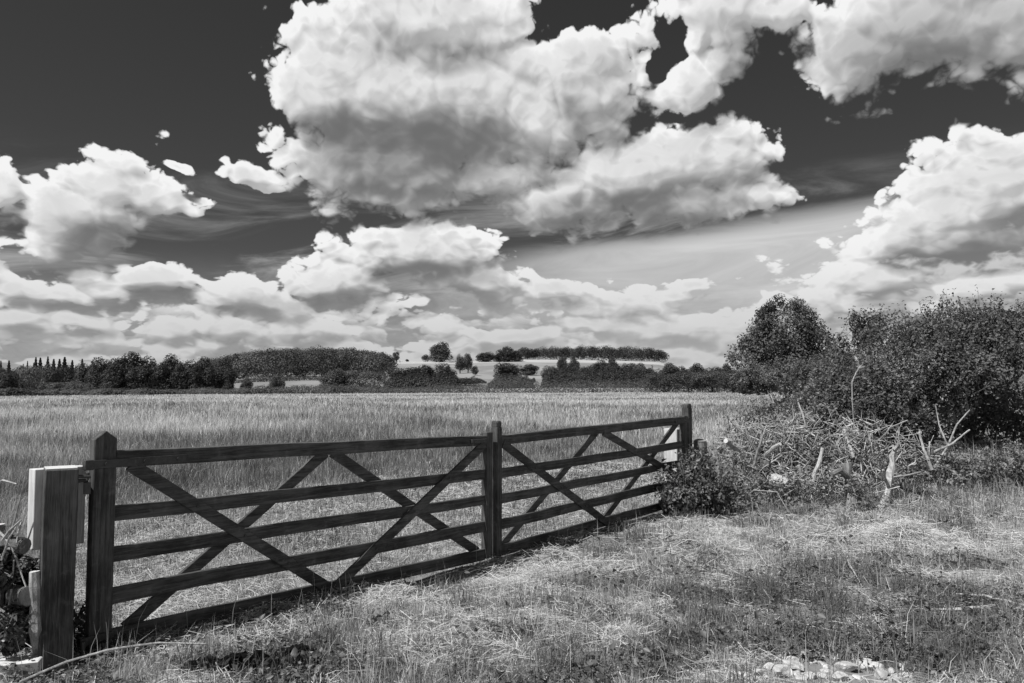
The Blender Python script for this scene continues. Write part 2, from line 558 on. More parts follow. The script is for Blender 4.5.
M['grass'] = leaf_mat('grass blades', 0.03, 0.74, 0.36, 0.6, 0.25, 0.0)
M['far_wood'] = leaf_mat('distant leaves', 0.03, 0.13, 0.2, 0.7, 0.15, 0.0)


# ------------------------------------------------------------------ leaves and blades
def leaves(points, normals, size, tone, aspect=0.55, fold=0.18):
    """one folded leaf of two triangles at every point"""
    n = len(points)
    size = np.broadcast_to(size, (n,)).reshape(n, 1)
    nr = normals / np.maximum(np.linalg.norm(normals, axis=1, keepdims=True), 1e-6)
    r = rng.normal(size=(n, 3))
    t = r - nr * np.sum(r * nr, axis=1, keepdims=True)
    t /= np.maximum(np.linalg.norm(t, axis=1, keepdims=True), 1e-6)
    s = np.cross(nr, t)
    v = np.stack([points - t * size * 0.5, points + s * size * aspect * 0.5 + nr * size * fold, points + t * size * 0.5,
                  points - s * size * aspect * 0.5 + nr * size * fold], axis=1).reshape(-1, 3)
    i = np.arange(n)[:, None] * 4
    tr = np.concatenate([i + np.array([[0, 1, 2]]), i + np.array([[0, 2, 3]])], axis=1).reshape(-1, 3)
    return v, tr, np.repeat(np.broadcast_to(tone, (n,)), 4)


def in_lobes(lobes, n, shell=0.55):
    """points in a set of ellipsoids, crowded towards the outside; also outward directions"""
    L = np.array(lobes, float)
    w = (L[:, 3] * L[:, 4] * L[:, 5]) ** 0.67
    k = rng.choice(len(L), n, p=w / w.sum())
    d = rng.normal(size=(n, 3)); d /= np.linalg.norm(d, axis=1, keepdims=True)
    r = np.where(rng.random(n) < shell, 1 - np.abs(rng.normal(0, 0.10, n)), rng.random(n) ** (1 / 3))
    p = L[k, :3] + d * L[k, 3:6] * r[:, None]
    return p, d


def blades(base, height, width, tone, lean=0.35, flat=None, tip_tone=0.0):
    """two-segment grass blades: 5 points, 3 triangles each"""
    n = len(base)
    a = rng.random(n) * 2 * np.pi
    ld = rng.random(n) * 2 * np.pi if flat is None else flat
    h = height[:, None]; w = width[:, None] * 0.5
    s = np.stack([np.cos(a), np.sin(a), np.zeros(n)], 1)
    l = np.stack([np.cos(ld), np.sin(ld), np.zeros(n)], 1)
    le = np.abs(rng.normal(0, 1, n))[:, None] * lean
    up = np.array([[0, 0, 1.0]])
    m = base + (up * 0.58 + l * le * 0.30) * h
    c1 = np.sqrt(np.clip(1 - (le * 0.8) ** 2, 0.05, 1))
    t = base + (up * c1 + l * le) * h
    v = np.stack([base - s * w, base + s * w, m - s * w * 0.75, m + s * w * 0.75, t], 1).reshape(-1, 3)
    i = np.arange(n)[:, None] * 5
    tr = np.concatenate([i + np.array([[0, 1, 3]]), i + np.array([[0, 3, 2]]), i + np.array([[2, 3, 4]])], 1).reshape(-1, 3)
    tn = np.stack([tone, tone, tone, tone, np.clip(tone + tip_tone, 0, 1)], 1).ravel()
    return v, tr, tn


def straws(c, length, width, tone, tilt=0.25):
    """flat dry stalks lying about"""
    n = len(c)
    a = rng.random(n) * 2 * np.pi
    tz = rng.normal(0, tilt, n)
    d = np.stack([np.cos(a) * np.cos(tz), np.sin(a) * np.cos(tz), np.sin(tz)], 1) * length[:, None] * 0.5
    s = np.stack([-np.sin(a), np.cos(a), rng.normal(0, 0.5, n)], 1)
    s = s / np.linalg.norm(s, axis=1, keepdims=True) * width[:, None] * 0.5
    bend = rng.normal(0, 0.12, (n, 3)) * length[:, None] * np.array([[1, 1, 0.4]])
    v = np.stack([c - d - s, c - d + s, c + bend - s, c + bend + s, c + d], 1).reshape(-1, 3)
    i = np.arange(n)[:, None] * 5
    tr = np.concatenate([i + np.array([[0, 1, 3]]), i + np.array([[0, 3, 2]]), i + np.array([[2, 3, 4]])], 1).reshape(-1, 3)
    return v, tr, np.repeat(tone, 5)


def join(parts):
    vs, ts, tn = [], [], []; n = 0
    for v, t, a in parts:
        vs.append(v); ts.append(t + n); tn.append(a); n += len(v)
    return np.concatenate(vs), np.concatenate(ts), np.concatenate(tn)


def twig_ribbons(p0, p1, rad, sag=0.0):
    """thin three-sided twigs from p0 to p1 (arrays), tapering to a point"""
    n = len(p0)
    d = p1 - p0
    r = rng.normal(size=(n, 3)); s = np.cross(d, r); s /= np.maximum(np.linalg.norm(s, axis=1, keepdims=True), 1e-6)
    u = np.cross(d, s); u /= np.maximum(np.linalg.norm(u, axis=1, keepdims=True), 1e-6)
    rad = np.broadcast_to(rad, (n,))[:, None]
    mid = p0 + d * 0.5 + rng.normal(0, 0.07, (n, 3)) * np.linalg.norm(d, axis=1, keepdims=True) - np.array([[0, 0, 1.0]]) * sag
    ring = [s * math.cos(q) + u * math.sin(q) for q in (0, 2.1, 4.2)]
    v = np.stack([p0 + ring[0] * rad, p0 + ring[1] * rad, p0 + ring[2] * rad, mid + ring[0] * rad * .8, mid + ring[1] * rad * .8, mid + ring[2] * rad * .8, p1], 1).reshape(-1, 3)
    i = np.arange(n)[:, None] * 7
    pat = [[0, 1, 4], [0, 4, 3], [1, 2, 5], [1, 5, 4], [2, 0, 3], [2, 3, 5], [3, 4, 6], [4, 5, 6], [5, 3, 6]]
    tr = np.concatenate([i + np.array([q]) for q in pat], 1).reshape(-1, 3)
    return v, tr, np.zeros(n * 7)
# ------------------------------------------------------------------ the lie of the land
RIDGE_X = np.array([-200, 0, 200, 250, 300, 350, 400, 450, 520, 600, 660, 690, 740, 850, 1024, 1300], float)
RIDGE_A = np.array([.010, .010, .018, .029, .034, .034, .0345, .034, .037, .036, .0335, .022, .017, .015, .015, .012])
RIDGE_U = (RIDGE_X - 512) / F
RD, RD0 = 1000.0, 330.0


def ground_z(x, y):
    x = np.asarray(x, float); y = np.asarray(y, float)
    d = np.hypot(x, y)
    u = np.where(y > 0.2 * np.abs(x), x / np.maximum(y, 0.2 * np.abs(x) + 0.01), np.sign(x) * 3)
    top = np.interp(u, RIDGE_U, RIDGE_A) * RD + EYE
    t = np.clip((y - RD0) / (RD - RD0), 0, 1)
    far = top * t ** 1.15
    far = far * (1 - 0.6 * sstep(y, RD, 2500)) + (fbm(x / 90.0, y / 90.0, 3) - 0.5) * 3.0 * sstep(y, 340, 600)
    near = (fbm(x * 0.55, y * 0.55, 3) - 0.5) * 0.10 * sstep(d, 1.0, 4.0) + (fbm(x * 2.4, y * 2.4, 3) - 0.5) * 0.10 * (1 - sstep(d, 12, 25))
    # the low bank the hedge stands on, right of the gate
    s = (x - 2.9) * 0.97 + (y - 11.2) * -0.24              # distance to the right of the field's edge
    bank = 0.62 * sstep(s, 0.0, 2.2) * sstep(y, 10.2, 14.0) * (1 - sstep(y, 30, 60))
    dip = -0.05 * np.exp(-((x + 0.3) ** 2 + (y - 7.6) ** 2) / 3.0)
    return near * (1 - sstep(d, 60, 120)) + bank + dip + far


def gz(x, y):
    return float(ground_z(x, y))


def field_far(x):
    """far edge of the hay field as a forward distance"""
    u = x
    return np.interp(u, [-0.9, -0.64, -0.33, -0.04, 0.25, 0.4, 0.9], [150, 155, 210, 262, 300, 300, 300])


def make_ground():
    az_ = np.concatenate([np.linspace(-np.pi, -0.85, 40, endpoint=False), np.linspace(-0.85, 0.85, 300, endpoint=False), np.linspace(0.85, np.pi, 40, endpoint=False)])
    rr = np.concatenate([[0.0], np.geomspace(0.4, 30, 150), np.geomspace(31, 1200, 110), np.geomspace(1300, 9000, 14)])
    A, Q = np.meshgrid(az_, rr)
    x = np.sin(A) * Q; y = np.cos(A) * Q
    v = np.stack([x, y, ground_z(x, y)], -1).reshape(-1, 3)
    na = len(az_); t = []
    i = np.arange(len(rr) - 1)[:, None] * na; j = np.arange(na)[None, :]; j2 = (j + 1) % na
    a = (i + j).ravel(); b_ = (i + j2).ravel(); c = (i + na + j2).ravel(); d = (i + na + j).ravel()
    tr = np.concatenate([np.stack([a, b_, c], 1), np.stack([a, c, d], 1)])
    m, bb = mat_new('grassland')
    tcn = bb.node('ShaderNodeTexCoord')
    P = tcn.outputs['Object']
    sp = bb.node('ShaderNodeSeparateXYZ'); bb.t.links.new(P, sp.inputs[0])
    yy = sp.outputs[1]
    n1 = bb.noise(P, 0.9, 6, 0.6, 0.0, '3D'); n2 = bb.noise(P, 14.0, 5, 0.65, 0.0, '3D'); n3 = bb.noise(P, 0.012, 3, 0.5, 0.0, '3D')
    near = bb.mad(bb.sub(n2, 0.5), 0.10, bb.lin(n1, 0.3, 0.7, 0.12, 0.24))
    fld = bb.mad(bb.sub(bb.noise(P, 0.25, 6, 0.62, 0.0, '3D'), 0.5), 0.20, 0.27)
    v1 = bb.mix(bb.ss(yy, 14, 24), near, fld)
    pasture = bb.mad(bb.sub(bb.noise(P, 0.05, 5, 0.6, 0.0, '3D'), 0.5), 0.10, bb.ss(n3, 0.45, 0.55, 0.19, 0.25))
    v1 = bb.mix(bb.ss(yy, 330, 420), v1, pasture)
    stub = bb.mul(bb.ss(yy, 850, 880), 0.14)
    v1 = bb.add(v1, stub)
    out(bb, principled(bb, grey(bb, v1), 0.95, 0.1, bump(bb, n2, 0.6, 0.03)))
    o = link_mesh('ground', np_mesh('ground', v, tr, smooth=True), m)
    tag(o, 'hay meadow running out to pale fields rising on the low ridge', 'ground', kind='structure')
    return o


make_ground()
# ------------------------------------------------------------------ the pair of field gates
GA = Vector((-2.52, 4.92, 0))
GD = Vector((0.62, 0.78, 0)).normalized()            # along the gates, away from the camera
GN = Vector((GD.y, -GD.x, 0))                        # towards the lane
GROT = math.atan2(GD.y, GD.x)


def gp(t):
    return GA + GD * t


def stile_top_gable(mb, cx, w, t, z0, z1, peak):
    """upright board whose head is cut to a gable; local x along the gate, y across it"""
    v = []
    for y in (-t / 2, t / 2):
        v += [(cx - w / 2, y, z0), (cx + w / 2, y, z0), (cx + w / 2, y, z1), (cx, y, z1 + peak), (cx - w / 2, y, z1)]
    f = [(0, 1, 2, 3, 4), (9, 8, 7, 6, 5), (0, 5, 6, 1), (1, 6, 7, 2), (2, 7, 8, 3), (3, 8, 9, 4), (4, 9, 5, 0)]
    mb.raw(v, f)


def stile_top_lobed(mb, cx, w, t, z0, z1):
    """upright post whose rounded head is split by a kerf from corner to corner, leaving two lobes"""
    zs = z1 - 0.065
    mb.box((cx, 0, (z0 + zs) / 2), (w / 2, 0, 0), (0, t / 2, 0), (0, 0, (zs - z0) / 2))
    for s in (1, -1):
        tri = [Vector((w / 2, t / 2)), Vector((-w / 2, -t / 2)), Vector((s * w / 2, -s * t / 2))]
        c = (tri[0] + tri[1] + tri[2]) / 3
        rings = []
        for (k, z) in ((0.84, zs + 0.0005), (0.82, z1 - 0.018), (0.66, z1 - 0.004), (0.4, z1)):
            rings.append([(cx + c.x + (p.x - c.x) * k, c.y + (p.y - c.y) * k, z) for p in tri])
        v = [p for r in rings for p in r]; f = [(0, 1, 2), (9, 10, 11)]
        for i in range(3):
            for j in range(3):
                f.append((i * 3 + j, i * 3 + (j + 1) % 3, i * 3 + 3 + (j + 1) % 3, i * 3 + 3 + j))
        mb.raw(v, f)


RAILS = [(1.213, 1.110), (0.872, 0.778), (0.625, 0.533), (0.378, 0.278), (0.128, 0.022)]


def gate_leaf(name, origin, rz, L, heel, head, label, sag):
    """one five-barred leaf, hung at x = 0, closing at x = L"""
    root = empty(name, origin, rz)
    tag(root, label, 'gate', 'pair of five-barred gates')
    dz = lambda x: -sag * x                              # the leaf has dropped at its closing end
    T = 0.052
    sgn = -1 if heel['front'] < 0 else 1                # which local y faces the lane
    mb = MB(); heel['fn'](mb); mb.build('heel_stile', M['post_wood'], root, bevel=0.004)
    mb = MB(); head['fn'](mb); mb.build('head_stile', M['post_wood'], root, bevel=0.004)
    x0, x1 = heel['x'], head['x']
    for i, (zt, zb) in enumerate(RAILS):
        mb = MB()
        th = 0.075 if i == 0 else 0.030
        n = 6
        # a slightly wavy board: built in short lengths of one strip
        v = []; f = []
        for k in range(n + 1):
            x = x0 + (x1 - x0) * k / n
            w = random.uniform(-0.006, 0.006)
            zt_, zb_ = zt + w, zb + w
            if i == 0: zt_ -= 0.012 * k / n
            zt_ += dz(x); zb_ += dz(x)
            v += [(x, -th / 2, zb_), (x, th / 2, zb_), (x, th / 2, zt_), (x, -th / 2, zt_)]
        for k in range(n):
            a = k * 4; c = a + 4
            f += [(a, a + 1, c + 1, c), (a + 1, a + 2, c + 2, c + 1), (a + 2, a + 3, c + 3, c + 2), (a + 3, a, c, c + 3)]
        f += [(0, 3, 2, 1), (n * 4, n * 4 + 1, n * 4 + 2, n * 4 + 3)]
        mb.raw(v, f)
        r_ = mb.build('rail', M['gate_wood'], root, bevel=0.003)
    # braces: two in front of the rails, two behind
    f_ = sgn * (0.015 + 0.016); b__ = -f_
    xm = heel['mid']
    zt, zb = RAILS[0][1] + 0.012, RAILS[4][0] - 0.03
    zb2 = RAILS[4][1] + 0.03
    e = 0.045
    for (xa, za, xb, zb_, y) in ((x0 + 0.085, zt, xm, zb2 + 0.01, f_), (xm, zb2 + 0.01, x1 - 0.03, zt, f_ * 1.02),
                                 (x0 + 0.11, zb, xm - 0.03, zt, b__), (xm + 0.03, zt, x1 - 0.06, zb, b__ * 1.02)) if heel['order'] == 0 else \
                                ((x0 + 0.06, 0.37, xm + 0.09, zt, f_), (xm + 0.01, zb2 + 0.01, x1 - 0.02, zt, f_ * 1.02),
                                 (x0 + 0.09, zt, xm + 0.0, zb, b__), (xm + 0.14, zt, x1 - 0.05, zb, b__ * 1.02)):
        za += dz(xa); zb_ += dz(xb)
        mb = MB()
        mb.bar((xa, y, za), (xb, y, zb_), 0.082, 0.026, (0, 1, 0))
        mb.build('brace', M['gate_wood'], root, bevel=0.003)
        if y * sgn > 0:                                  # coach bolts where the front braces cross the rails
            for rt, rb in RAILS[1:4]:
                zc = (rt + rb) / 2 + dz((xa + xb) / 2)
                xc = xa + (xb - xa) * (zc - za) / (zb_ - za)
                mb = MB(); yo = y + sgn * 0.013
                mb.tube([(xc, yo, zc), (xc, yo + sgn * 0.006, zc)], 0.011, 8); mb.build('bolt', M['iron'], root)
    return root


# near leaf: heel on the left
SAG = 0.0165
gl = gate_leaf('field_gate', gp(0.018) + Vector((0, 0, 0.004)), GROT, 3.6,
               dict(fn=lambda mb: stile_top_gable(mb, 0.005, 0.135, 0.065, 0.02, 1.285, 0.05), x=0.07, mid=1.757, front=-1, order=0),
               dict(fn=lambda mb: mb.box((3.645, 0, 0.57), (0.045, 0, 0), (0, 0.035, 0), (0, 0, 0.60)), x=3.60),
               'longer looking near gate of dark timber with pointed hanging stile', SAG)
# iron strap along the top rail, with its bolts, and the lower one
mb = MB()
mb.box((0.22, -0.049, 1.135), (0.30, 0, 0), (0, 0.004, 0), (0, 0, 0.026))
mb.box((-0.105, -0.049, 1.135), (0.024, 0, 0), (0, 0.02, 0), (0, 0, 0.030))
strap = mb.build('hinge_strap', M['iron'], gl, bevel=0.002)
for x in (0.0, 0.24, 0.46):
    mb = MB(); mb.tube([(x, -0.052, 1.135), (x, -0.062, 1.135)], 0.011, 8); mb.build('bolt', M['iron'], strap)
mb = MB()
mb.box((-0.005, -0.049, 0.098), (0.078, 0, 0), (0, 0.004, 0), (0, 0, 0.024))
mb.box((-0.105, -0.049, 0.098), (0.022, 0, 0), (0, 0.02, 0), (0, 0, 0.026))
strap = mb.build('hinge_strap', M['iron'], gl, bevel=0.002)
for x in (-0.04, 0.04):
    mb = MB(); mb.tube([(x, -0.052, 0.098), (x, -0.060, 0.098)], 0.009, 8); mb.build('bolt', M['iron'], strap)
mb = MB()
mb.box((3.47, -0.050, 1.095), (0.11, 0, 0), (0, 0.010, 0), (0, 0, 0.018))
mb.build('latch_bar', M['iron'], gl, bevel=0.003)

# far leaf: heel on the right, drawn from that end
FL = 7.92
gr = gate_leaf('field_gate', gp(FL), GROT + math.pi, 4.1,
               dict(fn=lambda mb: mb.box((0.07, 0, 0.61), (0.055, 0, 0), (0, 0.04, 0), (0, 0, 0.61)), x=0.125, mid=2.11, front=1, order=1),
               dict(fn=lambda mb: stile_top_lobed(mb, 4.115, 0.075, 0.085, -0.06, 1.28), x=4.077),
               'far gate of dark timber closing against the near one, bramble at its hinge end', SAG)
mb = MB()
mb.box((0.16, 0.049, 1.15), (0.24, 0, 0), (0, 0.004, 0), (0, 0, 0.024))
strap = mb.build('hinge_strap', M['iron'], gr, bevel=0.002)
for x in (0.12, 0.34):
    mb = MB(); mb.tube([(x, 0.052, 1.15), (x, 0.060, 1.15)], 0.010, 8); mb.build('bolt', M['iron'], strap)

# the stout hanging post of the near gate
hp = empty('gatepost', gp(-0.232) + Vector((0.012, 0, 0)), R(33))
tag(hp, 'stout dark post with pale top that the near gate hangs on', 'gatepost')
mb = MB()
n = 5; v = []; f = []
for k in range(n + 1):
    z = -0.25 + (1.130 + 0.25) * k / n
    j = lambda: random.uniform(-0.004, 0.004)
    v += [(-0.086 + j(), -0.10 + j(), z), (0.086 + j(), -0.10 + j(), z), (0.086 + j(), 0.10 + j(), z), (-0.086 + j(), 0.10 + j(), z)]
for k in range(n):
    a = k * 4; c = a + 4
    f += [(a, a + 1, c + 1, c), (a + 1, a + 2, c + 2, c + 1), (a + 2, a + 3, c + 3, c + 2), (a + 3, a, c, c + 3)]
f += [(0, 3, 2, 1), (n * 4, n * 4 + 1, n * 4 + 2, n * 4 + 3)]
mb.raw(v, f)
mb.build('post', M['hang_post'], hp, bevel=0.005)
mb = MB(); mb.box((0, 0, 1.1335), (0.080, 0, 0), (0, 0.094, 0), (0, 0, 0.0025)); mb.build('post_top', M['post_top'], hp)  # thin top slab, given a paler tone than the post sides
mb = MB(); 
for ax_ in (Vector((math.cos(R(18)), math.sin(R(18)), 0)),):
    mb.box(Vector((-0.002, 0.178, 0.885)), ax_ * 0.145, Vector((-ax_.y, ax_.x, 0)) * 0.045, (0, 0, 0.235)); mb.build('backing_board', M['pale_board'], hp, bevel=0.003)
mb = MB()
mb.tube([(0.06, -0.06, 1.055), (0.135, -0.055, 1.055), (0.137, -0.055, 1.10)], 0.012, 8)
mb.box((0.135, -0.055, 1.01), (0.018, 0, 0), (0, 0.018, 0), (0, 0, 0.035))
mb.tube([(0.08, -0.085, 1.085), (0.15, -0.085, 1.078)], 0.010, 8)
mb.build('hinge_pin', M['iron'], hp, bevel=0.001)
mb = MB()
mb.tube([(0.09, -0.055, 0.045), (0.14, -0.055, 0.045), (0.142, -0.055, 0.12)], 0.013, 8)
mb.build('hinge_pin', M['iron'], hp)

# the tall post the far gate hangs on, its head split into two lobes
q = gp(FL + 0.03)
tp = MB(); stile_top_lobed(tp, 0, 0.115, 0.10, -0.2, 1.385)
tp = tp.build('gatepost', M['post_wood'], None, bevel=0.002)
tp.location = (q.x, q.y, 0.0); tp.rotation_euler = (0, 0, GROT + math.pi)
tag(tp, 'tall dark post with split two-lobed head that the far gate hangs on', 'gatepost')

# the pale post behind the far gate's hinge end, and the round fence post beyond
q = gp(7.86) - GN * 0.30
pp = empty('gatepost', (q.x + 0.13, q.y, gz(q.x, q.y)), GROT)
tag(pp, 'pale squared post seen through the bars at the far hinge end', 'gatepost')
mb = MB(); mb.box((0, 0, 0.44), (0.105, 0, 0), (0, 0.10, 0), (0, 0, 0.62)); mb.build('post', M['pale_board'], pp, bevel=0.006)
mb = MB(); mb.box((0, 0, 1.064), (0.097, 0, 0), (0, 0.092, 0), (0, 0, 0.002)); mb.build('post_top', M['cut'], pp)
d = 11.2
x = at(699.5, d)
fp = empty('fence_post', (x, d, gz(x, d)))
tag(fp, 'short round grey fence post bound with wire beside the far gatepost', 'fence post')
zt_ = zat(441, d) - gz(x, d)
mb = MB(); mb.tube([(0, 0, -0.2), (0.004, 0, 0.3), (0, 0.004, zt_ - 0.012), (0, 0, zt_)], [0.098, 0.096, 0.092, 0.084], 16); mb.build('post', M['grey_wood'], fp, smooth=False, bevel=0.002)
mb = MB(); mb.tube([(0, 0, zt_ + 0.0005), (0, 0, zt_ + 0.003)], 0.078, 16); mb.build('post_top', M['cut'], fp)
mb = MB()
for zz in (zt_ - 0.09, zt_ - 0.13):
    mb.tube([(0.1 * math.cos(k * math.pi / 8), 0.1 * math.sin(k * math.pi / 8), zz + 0.004 * math.sin(k)) for k in range(17)], 0.0035, 5)
mb.build('wire', M['iron'], fp)
# ------------------------------------------------------------------ trees: meshes of unit height, shared by the copies
def lobed(main, nsub, seed, sub=(0.28, 0.45), zmin=-0.9):
    """main ellipsoid plus smaller ones on its surface"""
    rs = np.random.default_rng(seed)
    L = [tuple(main)]
    cx, cy, cz, rx, ry, rz = main
    for k in range(nsub):
        while True:
            d = rs.normal(size=3); d /= np.linalg.norm(d)
            if d[2] > zmin: break
        s = rs.uniform(*sub)
        L.append((cx + d[0] * rx * .82, cy + d[1] * ry * .82, cz + d[2] * rz * .82, rx * s * 1.1, ry * s * 1.1, rz * s))
    return L


def crown_mesh(name, lobes, n, leaf, up=0.35, shell=0.6, noise=4.0, thr=0.34):
    p, d = in_lobes(lobes, int(n * 1.35), shell)
    q = fbm(p[:, 0] * noise + 3 + p[:, 2] * 1.7, p[:, 1] * noise + 9 + p[:, 2] * noise, 2)
    keep = q > thr
    p, d = p[keep][:n], d[keep][:n]
    p = p + rng.normal(0, .014, p.shape)
    nr = d + rng.normal(0, 0.45, p.shape) + np.array([[0, 0, up]])
    tone = np.clip(rng.normal(0.5, 0.22, len(p)) + (fbm(p[:, 0] * 3 + 40, p[:, 2] * 3 + p[:, 1], 2) - 0.5) * 0.9, 0, 1)
    v, t, a = leaves(p, nr, leaf * rng.uniform(0.7, 1.35, len(p)), tone, 0.75)
    return np_mesh(name, v, t, {'tone': a})


def trunk_mesh(name, h, r, limbs, seed):
    rs = random.Random(seed)
    mb = MB()
    mb.tube([(0, 0, -0.03), (rs.uniform(-.01, .01), 0, h * .5), (rs.uniform(-.02, .02), rs.uniform(-.02, .02), h)], [r * 1.25, r, r * 0.5], 7)
    for k in range(limbs):
        a = 2 * math.pi * k / limbs + rs.uniform(-.4, .4); z = h * rs.uniform(0.45, 0.9)
        L = rs.uniform(0.14, 0.28)
        mb.tube([(0, 0, z), (math.cos(a) * L * .5, math.sin(a) * L * .5, z + L * .5), (math.cos(a) * L, math.sin(a) * L, z + L * 1.1)], [r * .5, r * .35, r * .12], 5)
    me = bpy.data.meshes.new(name); me.from_pydata(mb.v, [], mb.f)
    me.update()
    return me


KIND = {}
def kind(key, crowns, trunks):
    KIND[key] = (crowns, trunks)

# unit trees: height 1, nominal width as noted
kind('round', [crown_mesh('crown', lobed((0, 0, .48, .28, .28, .40), 13, s, (.38, .62), zmin=-0.6) + [(.10, 0, .20, .30, .30, .21), (-.12, .03, .22, .28, .28, .22)], 6500, .040, thr=.31) for s in (1, 2, 3, 4)], [trunk_mesh('trunk', .5, .028, 6, s) for s in (1, 2)])
kind('tall', [crown_mesh('crown', lobed((0, 0, .56, .20, .20, .42), 20, s, (.35, .55), -0.9), 3600, .036) for s in (11, 12, 13)], [trunk_mesh('trunk', .6, .022, 6, s) for s in (3,)])
kind('bush', [crown_mesh('crown', lobed((0, 0, .40, .62, .55, .50), 26, s, (.3, .5), -0.25), 4200, .050, 0.5) for s in (21, 22, 23)], [trunk_mesh('trunk', .35, .03, 7, s) for s in (5,)])
kind('willow', [crown_mesh('crown', lobed((0, 0, .44, .60, .50, .48), 34, s, (.22, .36), -0.4), 6500, .036, 0.7) for s in (31, 32)], [trunk_mesh('trunk', .4, .035, 7, s) for s in (6,)])


def conifer_crown(seed):
    rs = np.random.default_rng(seed)
    n = 2600
    z = rs.random(n) ** 0.8
    r = (1 - z) ** 0.8 * 0.13 * (0.75 + 0.25 * np.sin(z * 70 + rs.random(n))) * rs.uniform(0.5, 1.0, n)
    a = rs.random(n) * 2 * np.pi
    p = np.stack([np.cos(a) * r, np.sin(a) * r, 0.06 + z * 0.94], 1)
    nr = np.stack([np.cos(a), np.sin(a), np.full(n, 0.5)], 1) + rs.normal(0, .3, (n, 3))
    v, t, q = leaves(p, nr, 0.034, np.clip(rs.normal(.45, .2, n), 0, 1), 0.6)
    return np_mesh('crown', v, t, {'tone': q})


kind('conifer', [conifer_crown(s) for s in (1, 2, 3)], [trunk_mesh('trunk', .85, .012, 0, 8)])

_used = {}
def tree(name, key, px, top, width, d, leafmat, label, group=None, base=None, cat='tree', z0=None, k=None):
    """a tree standing on the land at a picture column and distance, its top at a picture row, width in picture columns"""
    x = at(px, d)
    g = gz(x, d) if z0 is None else z0
    h = zat(top, d) - g
    w = width / F * d
    crowns, trunks = KIND[key]
    i = _used.get(key, 0); _used[key] = i + 1
    root = empty(name, (x, d, g), rng.random() * 6.28)
    tag(root, label, cat, group)
    nom = {'round': .78, 'tall': .48, 'bush': 1.3, 'willow': 1.25, 'conifer': .24}[key]
    sx = w / nom
    root.scale = (sx, sx * 0.95, h)
    for nm, meshes, mt in (('trunk', trunks, M['trunk']), ('crown', crowns, leafmat)):
        me = meshes[(i if k is None else k) % len(meshes)]
        o = bpy.data.objects.new(nm, me)
        COL.objects.link(o)
        if not me.materials: me.materials.append(mt)
        o.parent = root
        o.material_slots[0].link = 'OBJECT'
        o.material_slots[0].material = mt
    return root


LD, LM, LL = M['leaf_dark'], M['leaf_mid'], M['leaf_light']
# row of slim conifers showing over the left end of the wood
CON = [(1, 358), (10, 357), (16, 359), (22, 360), (28, 361), (35, 357), (38, 358), (43, 357), (48, 357), (54, 355), (59, 359), (64, 356), (68, 354), (71, 357), (76, 362), (82, 355), (90, 360), (94, 361), (6, 361), (31, 362)]
for i, (px, top) in enumerate(CON):
    if i in (2, 7, 12, 18): continue
    tree('conifer_tree', 'conifer', px + rng.uniform(-2, 2), top + rng.uniform(-1.5, 4.5), rng.uniform(6, 15), 330 + (i * 37 % 30), LD, 'slim dark conifer spiking up behind the left end of the tree belt', 'conifers behind the tree belt', k=i)
# the belt along the far left side of the meadow
BELT = [
    ('round', 8, 369, 26, 215, LD, 'dark round tree at the very left end of the far tree belt'),
    ('willow', 32, 363, 34, 222, LL, 'tall pale feathery willow near the left end of the far tree belt'),
    ('round', 50, 364, 24, 214, LM, 'rounded tree with bright-flecked crown beside the pale feathery willow'),
    ('willow', 72, 380, 46, 200, LL, 'low wide pale bush in front of the far tree belt'),
    ('round', 66, 365, 26, 240, LD, 'dark tree rising behind the low wide pale bush'),
    ('round', 84, 363, 26, 236, LD, 'dark tree between the low pale bush and the tallest dark tree of the belt'),
]
for key, px, top, w, d, lm, lab in BELT:
    tree('broadleaf_tree', key, px, top, w, d, lm, lab)
for i, px in enumerate((2, 18, 36, 54, 72, 90)):
    tree('broadleaf_tree', 'round', px, 365 + (i * 5 % 4), 26, 300, LD, 'one of the dark trees filling the belt beneath the slim conifers', 'dark trees beneath the conifers', k=i)
for i, (px, top, w, d) in enumerate([(104, 354, 36, 232), (127, 352, 38, 230), (148, 356, 30, 234), (168, 354, 30, 236), (186, 357, 28, 236), (204, 357, 28, 238), (222, 357, 28, 240), (112, 362, 30, 222), (138, 362, 30, 224),
                                     (158, 363, 28, 226), (178, 364, 28, 228), (197, 364, 28, 230), (214, 365, 28, 232), (228, 367, 18, 232), (96, 366, 26, 226)]):
    tree('broadleaf_tree', 'round', px, top, w, d, LD, 'one of the tall dark trees massed in the far belt left of the wooded hill', 'tall dark trees of the far belt', k=i)
